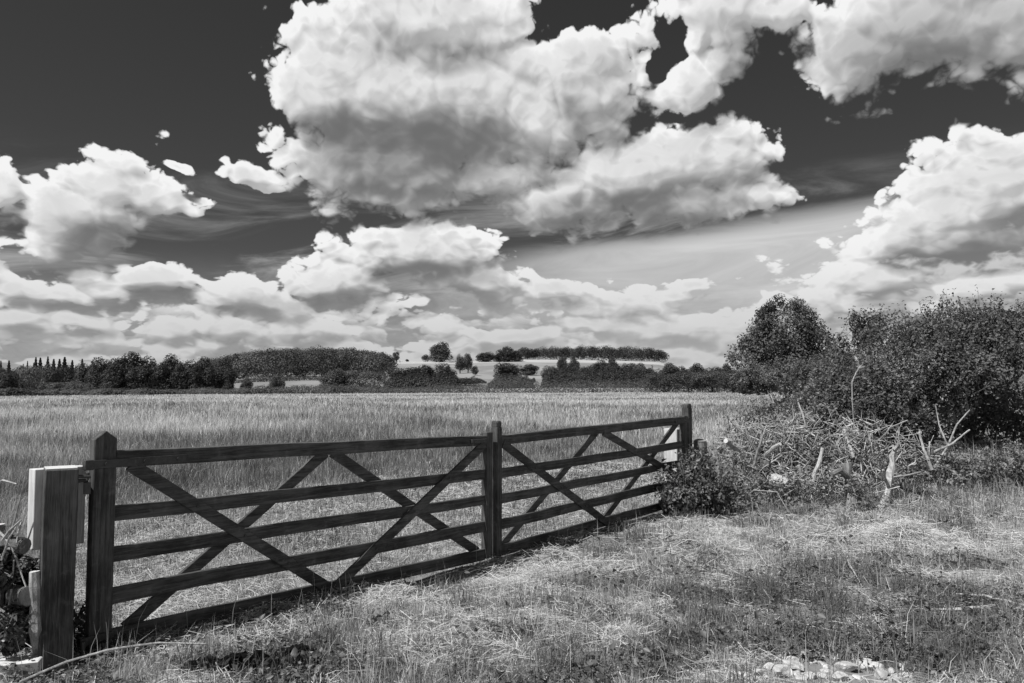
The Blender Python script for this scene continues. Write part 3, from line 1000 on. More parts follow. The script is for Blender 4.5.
# scattered trees and bushes along the foot of the hill
for key, nm, px, top, w, d, lm, lab in [
    ('round', 'broadleaf_tree', 246, 379, 15, 240, LM, 'small round dark tree at the left end of the pale field strip'),
    ('bush', 'bush', 260, 388, 15, 238, LM, 'low bush between two small trees before the pale field strip'),
    ('round', 'broadleaf_tree', 276, 374, 18, 270, LM, 'small bushy tree standing before the middle of the pale field strip'),
    ('round', 'broadleaf_tree', 333, 368, 30, 300, LM, 'rounded tree at the right end of the pale field strip'),
    ('willow', 'broadleaf_tree', 362, 368, 62, 310, LL, 'broad pale willow right of the pale field strip'),
    ('round', 'broadleaf_tree', 404, 365, 40, 380, LD, 'broad dark tree next right of the broad pale willow'),
    ('round', 'broadleaf_tree', 421, 365, 34, 385, LD, 'dark tree in the middle of the dark group below the ridge field'),
    ('round', 'broadleaf_tree', 442, 363, 34, 390, LD, 'dark tree at the right end of the dark group below the ridge field'),
    ('bush', 'bush', 465, 379, 34, 400, LD, 'low dark bush line below two slim trees'),
    ('round', 'broadleaf_tree', 386, 356, 24, 700, LM, 'grey tree at the right edge of the wooded hill'),
    ('round', 'broadleaf_tree', 371, 351, 13, 860, LD, 'left of two dark skyline trees at the right edge of the wooded hill'),
    ('round', 'broadleaf_tree', 381, 352, 11, 870, LD, 'right of two dark skyline trees beyond the edge of the wooded hill'),
    ('tall', 'broadleaf_tree', 396, 352, 8, 960, LM, 'little lone tree on the skyline just right of the wooded hill'),
    ('round', 'bush', 407, 359, 4, 960, LD, 'tiny bush on the bare skyline between lone tree and square clump'),
    ('bush', 'bush', 425.5, 354, 10, 965, LD, 'dark flat-topped clump just left of the big skyline tree'),
    ('round', 'broadleaf_tree', 440.5, 341.5, 27, 955, LM, 'big lone tree standing highest on the skyline ridge'),
    ('bush', 'bush', 452, 361.5, 9, 930, LD, 'small dark bush at the right foot of the big skyline tree'),
    ('tall', 'broadleaf_tree', 460, 355, 11, 600, LM, 'slim grey tree on the slope, left one of a close pair'),
    ('tall', 'broadleaf_tree', 468, 353, 10, 610, LM, 'slim grey tree on the slope, taller right one of a close pair'),
    ('tall', 'broadleaf_tree', 475, 366, 8, 560, LM, 'short slim tree just right of the close pair on the slope'),
    ('round', 'broadleaf_tree', 486, 351, 22, 900, LD, 'round dark tree left of the dark clump on the ridge'),
    ('round', 'broadleaf_tree', 499, 353, 14, 890, LD, 'dark tree filling the left side of the ridge clump'),
    ('round', 'broadleaf_tree', 508, 346.5, 27, 885, LD, 'tallest dark tree of the clump on the ridge'),
    ('round', 'broadleaf_tree', 517, 351, 14, 880, LD, 'dark tree at the right side of the ridge clump'),
    ('round', 'broadleaf_tree', 506, 361, 36, 480, LD, 'bushy dark tree standing below the ridge clump'),
    ('round', 'broadleaf_tree', 529, 364, 22, 560, LM, 'pale grey tree on the open slope left of the dark spinney'),
    ('bush', 'bush', 533.5, 377.5, 5, 420, LD, 'small black bush low on the slope under the pale grey tree'),
    ('bush', 'bush', 520, 376, 12, 440, LM, 'low bush on the slope foot beside the bushy dark tree'),
]:
    tree(nm, key, px, top, w, d, lm, lab, cat='bush' if nm == 'bush' else 'tree')
for i, (px, top, w, d) in enumerate([(552, 364, 22, 430), (563, 356, 14, 520), (569, 363, 24, 440), (575, 356, 12, 520), (588, 364, 24, 440), (600, 360, 22, 450), (613, 354, 15, 460), (616, 362, 24, 440), (630, 361, 22, 450), (642, 363, 20, 440), (651, 368, 14, 430), (560, 370, 20, 420), (580, 371, 24, 420), (607, 370, 24, 420), (628, 371, 22, 420)]):
    tree('broadleaf_tree', 'round', px, top, w, d, LD if i % 3 else LM, 'one of the crowded trees of the dark spinney below the long wood', 'trees of the dark spinney', k=i)
for i, (px, top, w, d) in enumerate([(668, 363, 26, 400), (681, 366, 22, 420), (694, 363, 24, 430), (704, 366, 22, 430), (716, 367, 24, 420), (728, 363, 22, 410)]):
    tree('broadleaf_tree', 'round', px, top, w, d, LM if i == 0 else LD, ['pale round tree at the left end of the low far hedge', 'dark tree second from the left in the low far hedge', 'taller dark tree in the middle of the low far hedge',
         'low dark tree just right of the hedge middle', 'low dark tree next to the last one in the far hedge', 'dark tree at the right end of the far hedge'][i])
for i, (px, top, w, d) in enumerate([(664, 371, 46, 290), (688, 369, 46, 285), (712, 369, 46, 280), (733, 370, 42, 270)]):
    tree('bush', 'willow', px, top, w, d, LM, 'one of the wide grey bushes edging the right end of the meadow', 'wide bushes at the meadow edge', cat='bush', k=i)


# the two woods on the hill, each one solid mass of crowns
def woodland(name, label, cells, leafmat, n_leaf, seed):
    rs = np.random.default_rng(seed)
    parts = []
    for (x, y, h, w) in cells:
        g = gz(x, y)
        L = lobed((0, 0, h * .48, w / 2, w / 2, h * .50), 9, int(rs.integers(1e6)), (.35, .55), -0.3)
        p, dd = in_lobes(L, n_leaf, 0.75)
        p = p + np.array([[x, y, g]])
        tone = np.clip(rs.normal(.5, .15, len(p)) + rs.normal(0, .38), 0, 1)
        parts.append(leaves(p, dd + rs.normal(0, .28, p.shape) + np.array([[0, 0, .3]]), 1.05 * rs.uniform(.7, 1.3, len(p)), tone, 0.8))
    v, t, a = join(parts)
    o = link_mesh(name, np_mesh(name, v, t, {'tone': a}), leafmat)
    tag(o, label, 'wood', kind='stuff')


top_px = lambda px: np.interp(px, [200, 215, 230, 250, 270, 300, 325, 350, 365, 380], [362, 360, 356, 350, 348.5, 346.5, 347, 349, 351, 355])
cells = []
for row, d in enumerate(np.linspace(505, 930, 13)):
    for px in np.arange(205 + (row % 2) * 3, 388 - row * 0.6, 6.6 * 760 / d):
        px = px + rng.uniform(-1.5, 1.5)
        x = at(px, d)
        h = rng.uniform(12, 19)
        lim = zat(float(top_px(px)) + rng.uniform(-1.8, 3.6), d) - gz(x, d)
        if lim > 7: cells.append((x, d + rng.uniform(-12, 12), min(h, lim), rng.uniform(13, 23)))
woodland('woodland', 'wooded hill of close dark broadleaf crowns left of the ridge field', cells, M['far_wood'], 620, 5)
cells = []
for row, d in enumerate((985, 1005, 1030)):
    for px in np.arange(519 + row * 3, 666 - row * 2, 7.5):
        px = px + rng.uniform(-2, 2)
        x = at(px, d)
        lim = zat(float(np.interp(px, [515, 530, 560, 600, 640, 655, 667], [350, 348, 347.5, 347, 346.5, 349, 353])) + rng.uniform(-1.5, 3.0), d) - gz(x, d)
        cells.append((x, d, max(9.0, lim), rng.uniform(13, 22)))
woodland('woodland', 'long flat wood of dark crowns along the top of the right ridge', cells, M['leaf_dark'], 760, 6)


# dark hedge line at the foot of the pale field strip, and the rough weedy margin along the far end of the meadow
def mound_strip(name, label, cat, pts, n, leaf, mat, kind_=None):
    P = np.array(pts, float)                      # x, y, height, half depth
    s = rng.random(n) * (len(P) - 1); i = s.astype(int); f = (s - i)[:, None]
    c = P[i] * (1 - f) + P[np.minimum(i + 1, len(P) - 1)] * f
    ends = np.clip(np.minimum(s, len(P) - 1 - s) / .55, 0, 1) ** .6
    hh = c[:, 2] * (.15 + .85 * ends) * (0.6 + 0.8 * fbm(s * 14.0, s * 3.0, 3))
    a = rng.random(n) * np.pi; r = 1 - np.abs(rng.normal(0, .2, n))
    y = c[:, 1] - np.cos(a) * c[:, 3] * r; z = np.sin(a) * hh * r
    p = np.stack([c[:, 0] + rng.normal(0, .3, n), y, ground_z(c[:, 0], y) + z], 1)
    nr = np.stack([rng.normal(0, .4, n), -np.cos(a), np.sin(a) + .3], 1)
    tone = np.clip(rng.normal(.5, .2, n) + (fbm(s * 30, s * 5, 2) - .5) * 1.0, 0, 1)
    v, t, q = leaves(p, nr, leaf * rng.uniform(.6, 1.4, n), tone, 0.6)
    o = link_mesh(name, np_mesh(name, v, t, {'tone': q}), mat)
    tag(o, label, cat, kind=kind_)
    return o


mound_strip('hedge', 'thin dark hedge along the foot of the pale field strip', 'hedge', [(at(px, 470), 470, 3.0, 1.5) for px in (236, 260, 280, 300, 327)], 5000, .5, LD)
mound_strip('hedge', 'low dark hedge crossing the slope under the close pair of slim trees', 'hedge', [(at(px, 430), 430, 3.2, 1.5) for px in (446, 465, 486)], 3500, .5, LD)
mound_strip('hedge', 'bushy dark hedge running under the dark trees right of the pale willow', 'hedge', [(at(px, 365), 365, 6.6, 3.5) for px in (384, 400, 425, 450, 462)], 9500, .6, LD)
mound_strip('hedge', 'bushy hedge joining the dark trees under the ridge clump', 'hedge', [(at(px, 372), 372, 5.6, 3) for px in (488, 505, 520, 534)], 6500, .6, LM)
mound_strip('hedge', 'thick dark scrub along the foot of the dark spinney', 'hedge', [(at(px, 380), 380, 9.0, 4) for px in (542, 560, 590, 620, 645, 662)], 14000, .65, LD)
mound_strip('hedge', 'low scrub round the foot of the broad pale willow', 'hedge', [(at(px, 296), 296, 2.6, 2) for px in (322, 340, 365, 392)], 5000, .45, LM)
edge = []
for px in range(-60, 760, 20):
    u = (px - 512) / F
    d = float(field_far(u)) + 5
    tall = np.interp(px, [-60, 230, 300, 450, 500, 560, 640, 700, 760], [1.3, 1.6, 2.0, 2.6, 4.2, 4.8, 4.6, 4.2, 3.4])
    edge.append((u * d, d + rng.uniform(-9, 4), tall * rng.uniform(.7, 1.25), 5.0))
m_edge = leaf_mat('rough margin weeds', 0.05, 0.15, 0.28, 0.65, 0.2)
mound_strip('weeds', 'rough strip of tall weeds and scrub along the far end of the meadow', 'weeds', edge, 52000, .38, m_edge, 'stuff')
# ------------------------------------------------------------------ the hedge on the right: tree behind, shrubs, cut stumps and brushwood
def gpos(px, py, z=0.0):
    """spot on the ground (or z above) seen at a picture position, walking out along the ray"""
    r = ray(px, py)
    o = Vector((0, 0, EYE))
    s = 2.0
    while s < 60:
        p = o + r * s
        if p.z <= gz(p.x, p.y) + z: break
        s += 0.02
    return Vector((p.x, p.y, gz(p.x, p.y)))


def px_lobes(rows):
    """(column, row, half width, half height, distance, half depth) in the picture -> ellipsoids"""
    L = []
    for (px, py, rw, rh, d, dep) in rows:
        L.append((at(px, d), d, zat(py, d), rw / F * d, dep, rh / F * d))
    return L


def shrub(name, label, cat, rows, n_leaf, size, n_sprig, sprig, leafmat, stems=7, thr=0.36, group=None, base=None):
    L = px_lobes(rows)
    A = np.array(L)
    cx, cy = (A[:, 0].mean(), A[:, 1].mean()) if base is None else base
    g = gz(cx, cy)
    o0 = np.array([cx, cy, g])
    root = empty(name, (cx, cy, g))
    tag(root, label, cat, group)
    # body of leaves
    p, d = in_lobes(L, int(n_leaf * 1.5), 0.6)
    q = fbm(p[:, 0] * 1.6 + p[:, 2] * 0.9, p[:, 1] * 1.6 + p[:, 2] * 1.6 + 50, 4)
    ok = (q > thr) & (p[:, 2] > ground_z(p[:, 0], p[:, 1]) + 0.02)
    p, d = p[ok][:n_leaf], d[ok][:n_leaf]
    tone = np.clip(rng.normal(.44, .09, len(p)) + (fbm(p[:, 0] * 1.8 + 5, p[:, 2] * 1.8 + p[:, 1], 2) - .5) * 1.3, 0, 1)
    parts = [leaves(p - o0, d + 1.3 * (np.stack([fbm(p[:, 0] * 4, p[:, 2] * 4 + p[:, 1], 2), fbm(p[:, 0] * 4 + 31, p[:, 2] * 4 + p[:, 1] * 2, 2), fbm(p[:, 0] * 4 + 67, p[:, 2] * 4, 2)], 1) - .5) * 2 + rng.normal(0, .42, p.shape) + np.array([[0, 0, .5]]), size * rng.uniform(.5, 1.6, len(p)), tone, 0.62)]
    # sprigs standing out of it, with leaves in two ranks
    s, sd_ = in_lobes(L, n_sprig * 3, 1.0)
    okk = (sd_[:, 2] > -0.35) & (s[:, 2] > ground_z(s[:, 0], s[:, 1]) + .2)
    s, sd_ = s[okk][:n_sprig], sd_[okk][:n_sprig]
    dirs = sd_ * 0.7 + rng.normal(0, .35, s.shape) + np.array([[0, 0, 0.75]])
    dirs /= np.linalg.norm(dirs, axis=1, keepdims=True)
    ln = sprig * rng.uniform(0.4, 1.3, len(s))
    p0 = s - dirs * 0.25 * ln[:, None]; p1 = s + dirs * ln[:, None]
    tv, tt, ta = twig_ribbons(p0 - o0, p1 - o0, 0.004 + 0.004 * rng.random(len(s)))
    m = 11
    f = np.linspace(0.15, 1.0, m)
    lp = (p0[:, None, :] + (p1 - p0)[:, None, :] * f[None, :, None] + rng.normal(0, size * .45, (len(s), m, 3))).reshape(-1, 3)
    lt = np.clip(rng.normal(.52, .22, len(lp)), 0, 1)
    parts.append(leaves(lp - o0, rng.normal(0, .6, lp.shape) + np.repeat(dirs, m, 0) * .3 + np.array([[0, 0, .6]]), size * rng.uniform(.7, 1.3, len(lp)), lt, 0.6))
    v, t, a = join(parts)
    nl = len(t)
    v, t, a = join([(v, t, a), (tv, tt, ta)])
    me = np_mesh('crown', v, t, {'tone': a})
    link_mesh('crown', me, leafmat, root)
    me.materials.append(M['bark'])
    if len(me.polygons) == len(t):
        mi = np.zeros(len(t), dtype=np.int32); mi[nl:] = 1
        me.polygons.foreach_set('material_index', mi)
    mb = MB()
    if not stems: return root
    for k in range(stems):
        i = random.randrange(len(L))
        tx, ty, tz = A[i, 0] - cx, A[i, 1] - cy, A[i, 2] - g
        bx, by = random.uniform(-.35, .35) + tx * .35, random.uniform(-.3, .3) + ty * .3
        gzz = gz(cx + bx, cy + by) - g
        mid = (bx * .6 + tx * .4 + random.uniform(-.15, .15), by * .6 + ty * .4, gzz + (tz - gzz) * .5)
        mb.tube([(bx, by, gzz - .1), mid, (tx, ty, tz + A[i, 5] * .4)], [.03, .022, .008], 6)
    mb.build('stems', M['bark'], root)
    return root


# the big free tree at the back of the hedge
d = 58.0
TL = px_lobes([(785, 345, 30, 40, d, 2.2), (783, 322, 22, 23, d, 1.6), (800, 335, 24, 28, d, 1.8), (760, 355, 24, 24, d, 1.8), (748, 362, 15, 16, d, 1.2), (770, 338, 18, 18, d - 1, 1.4), (810, 358, 18, 22, d, 1.7),
               (822, 352, 9, 14, d, 1.1), (795, 362, 26, 18, d - 1.5, 1.4), (768, 366, 22, 14, d - 1, 1.4), (790, 312, 13, 12, d, 1.0), (776, 312, 10, 10, d, .9), (806, 318, 12, 12, d, 1.0), (816, 332, 12, 12, d, 1.0)])
_r = np.random.default_rng(4)
for (px, py, rw, rh) in ((785, 345, 34, 42), (762, 358, 30, 22), (815, 356, 22, 24), (786, 322, 22, 22)):
    for k in range(22):
        a_ = _r.uniform(0, 6.28)
        TL += px_lobes([(px + math.cos(a_) * rw * .93, py - math.sin(a_) * rh * .93, _r.uniform(3.5, 8.5), _r.uniform(3.5, 8), d + _r.uniform(-1.6, 1.4), .6)])
TL = [q for q in TL if q[2] > 1.3]
bx = at(787, d); g = gz(bx, d)
root = empty('broadleaf_tree', (bx, d, g))
tag(root, 'largest round-headed dark tree, behind the hedge end right of the far gatepost', 'tree')
p, dd = in_lobes(TL, 40000, 0.55)
p = p + rng.normal(0, .13, p.shape)
q = fbm(p[:, 0] * 0.9 + p[:, 2] * .6, p[:, 1] * .9 + p[:, 2] * 0.9 + 50, 3)
p, dd = p[q > .37], dd[q > .37]
tone = np.clip(rng.normal(.45, .15, len(p)) + (fbm(p[:, 0] * .9 + 5, p[:, 2] * .9 + p[:, 1] * .5, 2) - .5) * 1.0, 0, 1)
v, t, a = leaves(p - np.array([[bx, d, g]]), dd + rng.normal(0, .6, p.shape) + np.array([[0, 0, .5]]), .17 * rng.uniform(.6, 1.4, len(p)), tone, .65)
link_mesh('crown', np_mesh('crown', v, t, {'tone': a}), leaf_mat('tree leaves', .035, .22, .28, .6, .2, 0), root)
mb = MB()
mb.tube([(0, 0, -.2), (0.05, 0, 1.2), (-.05, 0, 2.6), (0, 0, 4.6), (.05, 0, 6.6)], [.24, .19, .16, .10, .03], 9)
for k in range(16):
    a = k * 2.4; z = random.uniform(1.3, 4.8); L_ = random.uniform(1.0, 2.2)
    mb.tube([(0, 0, z), (math.cos(a) * L_ * .5, math.sin(a) * L_ * .5, z + L_ * .35), (math.cos(a) * L_, math.sin(a) * L_, z + L_ * .9)], [.08, .05, .015], 6)
mb.build('trunk', M['trunk'], root)

SL, WL = M['shrub_leaf'], M['weed_leaf']
# hedge running back towards that tree
shrub('hedge', 'dark bushy hedge at the foot of the largest round-headed tree', 'hedge',
      [(748, 383, 16, 11, 46, 1.5), (760, 380, 22, 15, 45, 1.5), (790, 379, 24, 16, 42, 1.5), (815, 380, 22, 20, 38, 1.4), (838, 378, 22, 26, 34, 1.3)], 16000, .12, 500, .35, SL, 8)
# shrubs, back to front
shrub('shrub', 'thin upright sapling bush with gappy top between the round-headed tree and the big shrub', 'shrub',
      [(842, 362, 8, 26, 20, .4), (864, 342, 9, 18, 20, .4), (872, 334, 14, 10, 20, .5), (858, 322, 6, 8, 20, .3), (878, 324, 7, 9, 20, .3), (856, 384, 26, 16, 19, .7)], 3000, .075, 200, .32, SL, 6, .40)
shrub('shrub', 'biggest shrub, tall and dense with sprigs against the sky at the right', 'shrub',
      [(955, 375, 62, 58, 14.2, 1.2), (925, 350, 34, 34, 14.0, .8), (950, 335, 36, 26, 14.4, .8), (985, 335, 34, 28, 14.6, .8), (1005, 350, 44, 40, 14.4, .9), (905, 375, 36, 38, 13.6, .8), (1040, 370, 50, 52, 14.5, 1.0),
       (885, 352, 24, 26, 14.6, .6), (940, 385, 40, 40, 13.3, .6), (990, 385, 44, 36, 13.4, .6), (1020, 400, 34, 40, 13.4, .6), (880, 395, 30, 32, 13.2, .6), (1060, 420, 40, 50, 13.3, .7), (940, 440, 36, 32, 15.4, .7), (985, 440, 40, 34, 15.6, .8), (1035, 435, 40, 40, 15.4, .8), (900, 440, 30, 30, 15.0, .6)], 46000, .055, 1500, .34, SL, 14, .42)
shrub('shrub', 'lower ragged shrub spreading left from the biggest shrub above the brushwood', 'shrub',
      [(850, 398, 34, 30, 13.8, .7), (880, 415, 34, 30, 13.0, .6), (825, 410, 30, 22, 14.4, .7), (905, 430, 26, 24, 12.6, .5)], 11000, .055, 300, .22, SL, 8, .40)
# weeds and bramble over the bank
shrub('bramble', 'mixed weeds and bramble greening the bank behind the brushwood', 'bramble',
      [(800, 420, 34, 24, 15.0, .9), (768, 428, 24, 20, 15.5, .9), (825, 430, 34, 26, 13.4, .7), (785, 450, 34, 20, 13.0, .6), (745, 450, 22, 16, 14.0, .7), (815, 464, 36, 18, 12.2, .5), (850, 474, 36, 18, 11.8, .5), (752, 432, 16, 12, 17, .8)],
      19000, .055, 520, .30, WL, 6, .38)
shrub('bramble', 'dark leafy bramble clump covering the foot of the far gatepost', 'bramble',
      [(690, 492, 22, 22, 10.3, .30), (705, 500, 20, 20, 10.2, .30), (678, 503, 18, 16, 10.1, .28), (697, 475, 15, 15, 10.5, .26), (716, 508, 14, 13, 10.2, .26), (722, 495, 12, 12, 10.5, .25), (668, 494, 9, 9, 10.2, .2)],
      3000, .050, 260, .22, leaf_mat('bramble leaves', .03, .20, .22, .5, .35, 0), 6, .44)
shrub('bramble', 'weedy bramble patch at the foot of the biggest shrub, right edge', 'bramble',
      [(935, 470, 34, 14, 11.9, .4), (975, 478, 36, 14, 11.6, .4), (1010, 470, 30, 18, 11.6, .4), (900, 482, 26, 12, 11.4, .35), (1040, 478, 30, 20, 11.4, .4)], 2400, .05, 160, .22, WL, 0, .46)
shrub('bramble', 'weeds tangled round the stumps in front of the brushwood', 'bramble',
      [(760, 495, 26, 14, 10.9, .35), (795, 500, 28, 13, 10.8, .35), (830, 498, 24, 13, 10.8, .35), (865, 500, 22, 12, 10.8, .3), (740, 478, 22, 14, 11.6, .35), (735, 505, 18, 12, 10.5, .3)], 1100, .045, 160, .2, WL, 0, .44)


# brushwood: more cut sticks than one could count
def stick_cloud(n, rows, ln, rad):
    L = px_lobes(rows)
    c, _ = in_lobes(L, n, 0.3)
    d = rng.normal(size=(n, 3)) * np.array([[1, .8, .75]]); d /= np.linalg.norm(d, axis=1, keepdims=True)
    l = ln * rng.uniform(.35, 1.4, n)[:, None]
    p0 = c - d * l / 2; p1 = c + d * l / 2
    for p in (p0, p1): p[:, 2] = np.maximum(p[:, 2], ground_z(p[:, 0], p[:, 1]) + .01)
    return twig_ribbons(p0, p1, rad * rng.uniform(.5, 1.6, n), 0.0)


bank = [(770, 455, 50, 34, 12.4, .6), (820, 450, 50, 36, 12.2, .6), (865, 455, 44, 36, 12.0, .6), (790, 485, 50, 20, 11.3, .4), (850, 485, 44, 22, 11.2, .4), (740, 445, 22, 22, 13, .5), (905, 465, 26, 28, 11.9, .4)]
v, t, a = stick_cloud(1700, bank, .42, .0075)
o = link_mesh('brushwood', np_mesh('brushwood', v, t), M['twig'])
tag(o, 'tangle of dry cut sticks heaped along the bank under the shrubs', 'brushwood', kind='stuff')


# leafy weeds growing up through it over the whole bank
n = 70000
x = rng.uniform(2.6, 8.4, n); y = rng.uniform(10.2, 17.5, n)
px_ = 512 + F * x / y
s_ = (x - 2.9) * 0.97 + (y - 11.2) * -0.24
cl = fbm(x * 1.5 + 7, y * 1.5, 3)
ok = (px_ > 700) & (px_ < 960) & (s_ > 0.0) & (cl > .48) & ~((px_ > 880) & (y > 12.3))
x, y, cl = x[ok], y[ok], cl[ok]; n = len(x)
z = rng.random(n) ** 1.3 * (.12 + 1.9 * (cl - .48)) * (.25 + .75 * sstep(y, 10.6, 12.4))
kp = rng.random(n) < .12 + .88 * sstep(y, 10.7, 12.2)
x, y, z = x[kp], y[kp], z[kp]; n = len(x)
p = np.stack([x, y, ground_z(x, y) + z], 1)
nr = np.stack([rng.normal(0, .7, n), rng.normal(0, .7, n), np.full(n, .8)], 1)
tn = np.clip(rng.normal(.40, .15, n) + (fbm(x * 2.4, y * 2.4 + 30, 2) - .5) * 1.2, 0, 1)
v, t, a = leaves(p, nr, rng.uniform(.022, .07, n), tn, .55)
o = link_mesh('undergrowth', np_mesh('undergrowth', v, t, {'tone': a}), WL)
tag(o, 'leafy weeds growing up through the brushwood on the bank', 'undergrowth', kind='stuff')


def limb(name, label, pts, rad, mat, cat, group=None, cutends=(0, 1), sides=9, rough=.12, forks=(), cut='cut', wander=.22):
    """a cut branch, log or stump through points; the sawn faces are parts"""
    o = Vector(pts[0])
    P0 = [Vector(p) - o for p in pts]; r0 = list(rad)
    P, rad = [], []
    for i in range(len(P0) - 1):
        L_ = (P0[i + 1] - P0[i]).length
        k_ = max(1, min(4, int(L_ / .07)))
        for j in range(k_):
            f_ = j / k_
            w_ = 0.0 if (j == 0 and i == 0) else wander
            rr = r0[i] * (1 - f_) + r0[i + 1] * f_
            P.append(P0[i].lerp(P0[i + 1], f_) + Vector([random.uniform(-1, 1) for _ in range(3)]) * rr * w_)
            rad.append(rr * random.uniform(.88, 1.14) if P and w_ else rr)
    P.append(P0[-1]); rad.append(r0[-1])
    root = empty(name, o)
    tag(root, label, cat, group)
    mb = MB(); mb.tube(P, rad, sides, True, rough)
    for fp_, fr in forks:
        mb.tube([Vector(p) - o for p in fp_], fr, max(5, sides - 3), True, rough)
    mb.build('bark', mat, root, smooth=False)
    for e in cutends:
        a, b_ = (P[0], P[1]) if e == 0 else (P[-1], P[-2])
        r = rad[0] if e == 0 else rad[-1]
        dr = (a - b_).normalized()
        mb = MB(); mb.tube([a + dr * .001, a + dr * .004], r * .93, sides + 3); mb.build('cut_face', M[cut], root)
    return root


def pz(px, py, d):
    return Vector((at(px, d), d, zat(py, d)))


limb('tree_stump', 'thick upright cut stump, dark on its right side, among the brushwood', [gpos(851, 508) - Vector((0, 0, .1)), pz(849, 490, 10.9), pz(846, 475, 10.95), pz(845, 464, 11.0)], [0.085, 0.072, 0.066, 0.060], M['grey_wood'], 'stump', cutends=(1,), rough=.14,
     forks=[([pz(846, 478, 10.9), pz(838, 470, 10.8), pz(830, 474, 10.7)], [0.043, 0.032, 0.029])])
limb('tree_stump', 'tall slender leaning stump with a broken forked top', [gpos(882, 509) - Vector((0, 0, .08)), pz(885, 490, 10.9), pz(889, 468, 11.0), pz(893, 446, 11.05)], [0.060, 0.053, 0.047, 0.032], M['pale_bark'], 'stump', cutends=(), rough=.2,
     forks=[([pz(886, 486, 10.88), pz(882, 478, 10.8), pz(881, 470, 10.75)], [0.025, 0.022, 0.016]), ([pz(892, 450, 11.0), pz(896, 446, 11.0), pz(897, 441, 11.0)], [0.022, 0.016, 0.009])])
limb('log', 'short pale log lying with its sawn end towards the gate', [pz(769, 479, 11.2), pz(777, 482, 11.1), pz(786, 485, 11.0)], [0.089, 0.093, 0.089], M['pale_bark'], 'log', sides=12, rough=.05)
limb('tree_stump', 'low dark cut stump just left of the pale log', [gpos(763, 492) - Vector((0, 0, .05)), pz(762, 478, 11.3), pz(764, 462, 11.4)], [0.085, 0.076, 0.068], M['bark'], 'stump', cutends=(1,), rough=.12)
limb('cut_branch', 'stubby cut branch showing a white oval end near the round fence post', [pz(738, 450, 12.0), pz(731, 446, 11.8), pz(725, 441, 11.6)], [0.030, 0.032, 0.034], M['pale_bark'], 'branch', cutends=(1,), sides=12, rough=.12)
limb('cut_branch', 'forked white branch pointing up over the stubby cut branch', [pz(752, 470, 11.6), pz(756, 452, 11.5), pz(763, 434, 11.4), pz(766, 425, 11.4)], [0.022, 0.019, 0.014, 0.009], M['pale_bark'], 'branch', cutends=(), rough=.1,
     forks=[([pz(756, 452, 11.5), pz(748, 440, 11.5), pz(745, 428, 11.5)], [0.013, 0.010, 0.006])])
limb('cut_branch', 'short thick white branch end sticking up right of the forked white branch', [pz(764, 456, 11.2), pz(772, 448, 11.0), pz(779, 444, 10.9)], [0.029, 0.030, 0.026], M['pale_bark'], 'branch', cutends=(1,), rough=.1)
limb('sapling', 'tall bare pale sapling stem with a bent leafy tip before the big shrub', [gpos(853, 478), pz(854, 440, 12.3), pz(852, 400, 12.2), pz(852, 382, 12.2), pz(857, 372, 12.2), pz(862, 365, 12.2)], [0.014, 0.013, 0.011, 0.010, 0.009, 0.006], M['pale_bark'], 'sapling', cutends=(), rough=.1,
     forks=[([pz(857, 372, 12.2), pz(860, 366, 12.2), pz(858, 358, 12.2)], [0.007, 0.006, 0.003]), ([pz(860, 368, 12.2), pz(866, 366, 12.2)], [0.007, 0.004])])
limb('cut_branch', 'thin broken branch leaning up over the brushwood, pale at its split tip', [pz(806, 428, 12.2), pz(802, 414, 12.3), pz(798, 402, 12.4)], [0.016, 0.014, 0.009], M['pale_bark'], 'branch', cutends=(), rough=.1)
limb('cut_branch', 'crooked grey branch standing in the middle of the brushwood', [pz(852, 458, 11.6), pz(846, 440, 11.8), pz(843, 428, 12.0), pz(852, 424, 12.0)], [0.025, 0.022, 0.020, 0.014], M['pale_bark'], 'branch', cutends=(), rough=.12)
limb('cut_branch', 'pale branch stub rising from the weeds between log and thick stump', [pz(810, 482, 10.9), pz(818, 462, 10.95), pz(821, 448, 11.0)], [0.032, 0.029, 0.020], M['pale_bark'], 'branch', cutends=(), rough=.14)
limb('cut_branch', 'straight pale branch angled up in the dark gap under the big shrub', [pz(931, 470, 11.6), pz(946, 446, 11.9), pz(956, 424, 12.1), pz(969, 410, 12.2)], [0.018, 0.015, 0.011, 0.008], M['pale_bark'], 'branch', cutends=(), rough=.1,
     forks=[([pz(946, 446, 11.9), pz(938, 425, 12.0), pz(935, 405, 12.1)], [0.013, 0.010, 0.006])])
limb('cut_branch', 'low pale branch reaching right across the dark gap under the big shrub', [pz(932, 452, 11.5), pz(950, 444, 11.6), pz(968, 430, 11.7)], [0.016, 0.014, 0.012], M['pale_bark'], 'branch', cutends=(1,), rough=.1)
limb('cut_branch', 'white-tipped snapped branch left of the dark gap', [pz(930, 470, 11.3), pz(922, 450, 11.4), pz(918, 432, 11.5)], [0.022, 0.019, 0.014], M['pale_bark'], 'branch', cutends=(1,), rough=.1)
limb('cut_branch', 'thin branch lying level beside the slender forked stump', [pz(891, 477, 10.9), pz(905, 475, 10.9), pz(918, 472, 11.0)], [0.010, 0.012, 0.009], M['pale_bark'], 'branch', cutends=(), rough=.1)
limb('cut_branch', 'arched bramble-like stick bending over the weeds left of the log', [gpos(735, 508), pz(752, 490, 10.6), pz(775, 492, 10.4), gpos(790, 515)], [0.007, 0.006, 0.006, 0.004], M['pale_bark'], 'branch', cutends=(), rough=.05)

